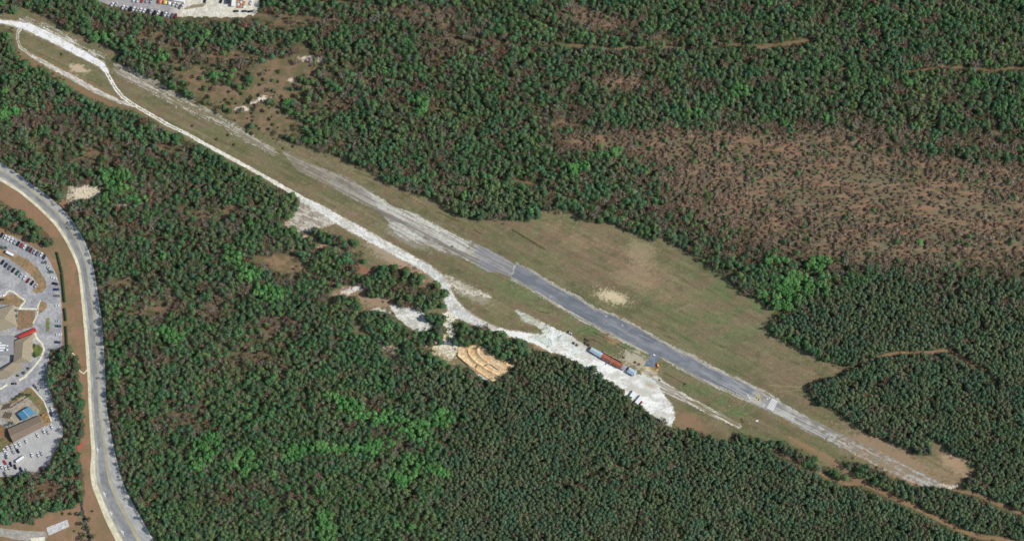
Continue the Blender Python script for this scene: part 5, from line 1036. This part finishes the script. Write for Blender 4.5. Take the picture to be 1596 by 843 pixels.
for (x, y, s, l) in ((96,85,1.2,'tiny dark shrub alone on the grassy loop'),(1156,653,.9,'small dark shrub shape added as the blob of the windsock shadow'),(1068,598,1.1,'small dark shrub at the end of the thin eastern fence'),(705,384,.9,'small shrub on the turf by the gravel strip'),(700,528,2.0,'round shrub at the top of the stony link'),(1028,592,1.0,'small green shrub beside the white barrel'),  # the one by the windsock is added to darken the sock's shadow tip
  (53,538,1.8,'dark round shrub, upper one in the kerbed bend'),(54,553,2.0,'dark round shrub, lower one in the kerbed bend'),(44,574,1.4,'shrub, highest of three along the broad cream footpath'),(37,581,1.6,'shrub, middle of three along the broad cream footpath'),(28,585,1.3,'shrub, lowest of three along the broad cream footpath'),(98,800,1.4,'small shrub, left of two above the lower bare soil'),(110,800,1.6,'small shrub, right of two above the lower bare soil'),(52,815,1.8,'grey shrub beside the lower lane'),(116,827,1.0,'tiny shrub alone on the bottom bare soil'),(144,796,1.2,'tiny shrub between drain and road')):
    bush(x, y, s, (.06, .12, .05), l)
# trees lining the drain
for i, (x, y) in enumerate(((127,766),(124,772),(128,780),(126,800),(139,808),(128,815),(138,822),(133,832),(146,835),(128,838),(140,843))):
    t = empty('leafy_tree', W((x, y)), random.uniform(0, 6), '%s tree, %s from the top beside the dark drain' % ('green' , ORD[i]), 'tree', 'trees lining the dark drain'); cm, tm = PROT[1][i % 8]; t.scale = (.9, .9, .65); o = link('crown', cm, t); o.color = (.06, .12, .055, 1); link('trunk', tm, t)
for i, (x, y) in enumerate(((25,621),(31,617),(37,614),(47,615),(14,662),(20,659),(26,500),(27,492),(26,484),(82,424),(72,409),(3,385),(10,386))):
    l = ['left of three above the courtyard', 'middle of three above the courtyard', 'right of three above the courtyard', 'inside the courtyard lawn', 'left of two below the courtyard', 'right of two below the courtyard', 'lowest of three beside the beige roof', 'middle of three beside the beige roof', 'highest of three beside the beige roof', 'at the head of the hedge column', 'at the end of the north parking row', 'left of two at the island tip', 'right of two at the island tip'][i]
    t = empty('leafy_tree', W((x, y), .1), random.uniform(0, 6), 'small green garden tree, ' + l, 'tree'); cm, tm = PROT[1][i % 8]; s = .62; t.scale = (s, s, .5); o = link('crown', cm, t); o.color = (.06, .13, .055, 1); link('trunk', tm, t)
# clipped hedges along the verge
def hedge(p0, p1, label):
    a = np.array(p0, float); b = np.array(p1, float); L = np.linalg.norm(b - a) * S; n = int(L * 60); rg = np.random.default_rng(int(p0[1])); t = rg.uniform(0, 1, n)
    th = rg.uniform(0, np.pi, n); P_ = np.stack([np.zeros(n), np.cos(th) * 1.0, .5 + np.sin(th) * 1.3], -1) * rg.uniform(.8, 1.05, (n, 1)); P_[:, 0] = t * L
    nr = np.stack([np.zeros(n), np.cos(th), np.sin(th)], -1) + rg.normal(0, .4, (n, 3)); t_, b_ = basis(nr); tri = []
    for j in range(3): g = rg.uniform(0, 1, n) + j * 2.09; tri.append(P_ + .38 * (np.cos(g)[:, None] * t_ + np.sin(g)[:, None] * b_))
    T = np.stack(tri, 1).reshape(-1, 3); T[:, 2] = np.maximum(T[:, 2], .02); cc = np.repeat(np.array([.05, .1, .045]) * rg.uniform(.7, 1.4, (n, 1)), 3, 0)
    o = link('clipped_hedge', npmesh('clipped_hedge', T, np.arange(len(T)).reshape(-1, 3), cc), None, M_leaf); A0 = W(p0); B0 = W(p1); o.location = A0; o.rotation_euler = (0, 0, math.atan2(B0[1] - A0[1], B0[0] - A0[0]))
    tag(o, label, 'hedge', 'clipped hedges between car park and verge')
hedge((89,393), (97,425), 'curving clipped hedge, topmost on the brown verge'); hedge((97,426), (101,471), 'long clipped hedge, second from the top on the brown verge'); hedge((101,480), (103,500), 'short clipped hedge, third from the top on the brown verge'); hedge((103,508), (105,542), 'clipped hedge, lowest on the brown verge')
# rocks
def rock(px, py, s, label, group):
    q = MB(); rg = random.Random(int(px * 31 + py)); rings = []
    for (z, k) in ((0, 1), (.35, .95), (.65, .6)): rings.append([(math.cos(j * 1.047) * s * k * rg.uniform(.7, 1.1), math.sin(j * 1.047) * s * k * rg.uniform(.7, 1.1), z * s) for j in range(6)])
    q.loft(rings); o = q.build('boulder', M_rock); o.location = W((px, py)); tag(o, label, 'boulder', group)
M_rock = mat('pale_limestone', (.62, .56, .48), .9, namp=.2, nscale=1.5)
for (cx_, cy_, rx, ry, n, w_) in ((490,92,14,4,22,'the highest white outcrop'),(404,156,12,3,12,'the middle white outcrop'),(377,170,7,2,8,'the lowest white outcrop'),(131,300,22,9,44,'the pale rocky bank beside the road'),(690,547,18,9,30,'the rubble west of the dirt bowl'),(1478,757,16,2.5,16,'the white rubble at the runway end'),(548,451,12,4,14,'the white stones by the pink trail')):
    for i in range(n):
        g = rr.uniform(0, 6.28); q = math.sqrt(rr.random()); s = rr.uniform(.35, .95)
        rock(cx_ + rx * q * math.cos(g), cy_ + ry * q * math.sin(g), s, '%s pale boulder among %s' % ('small' if s < .6 else 'larger', w_), 'pale boulders of ' + w_)
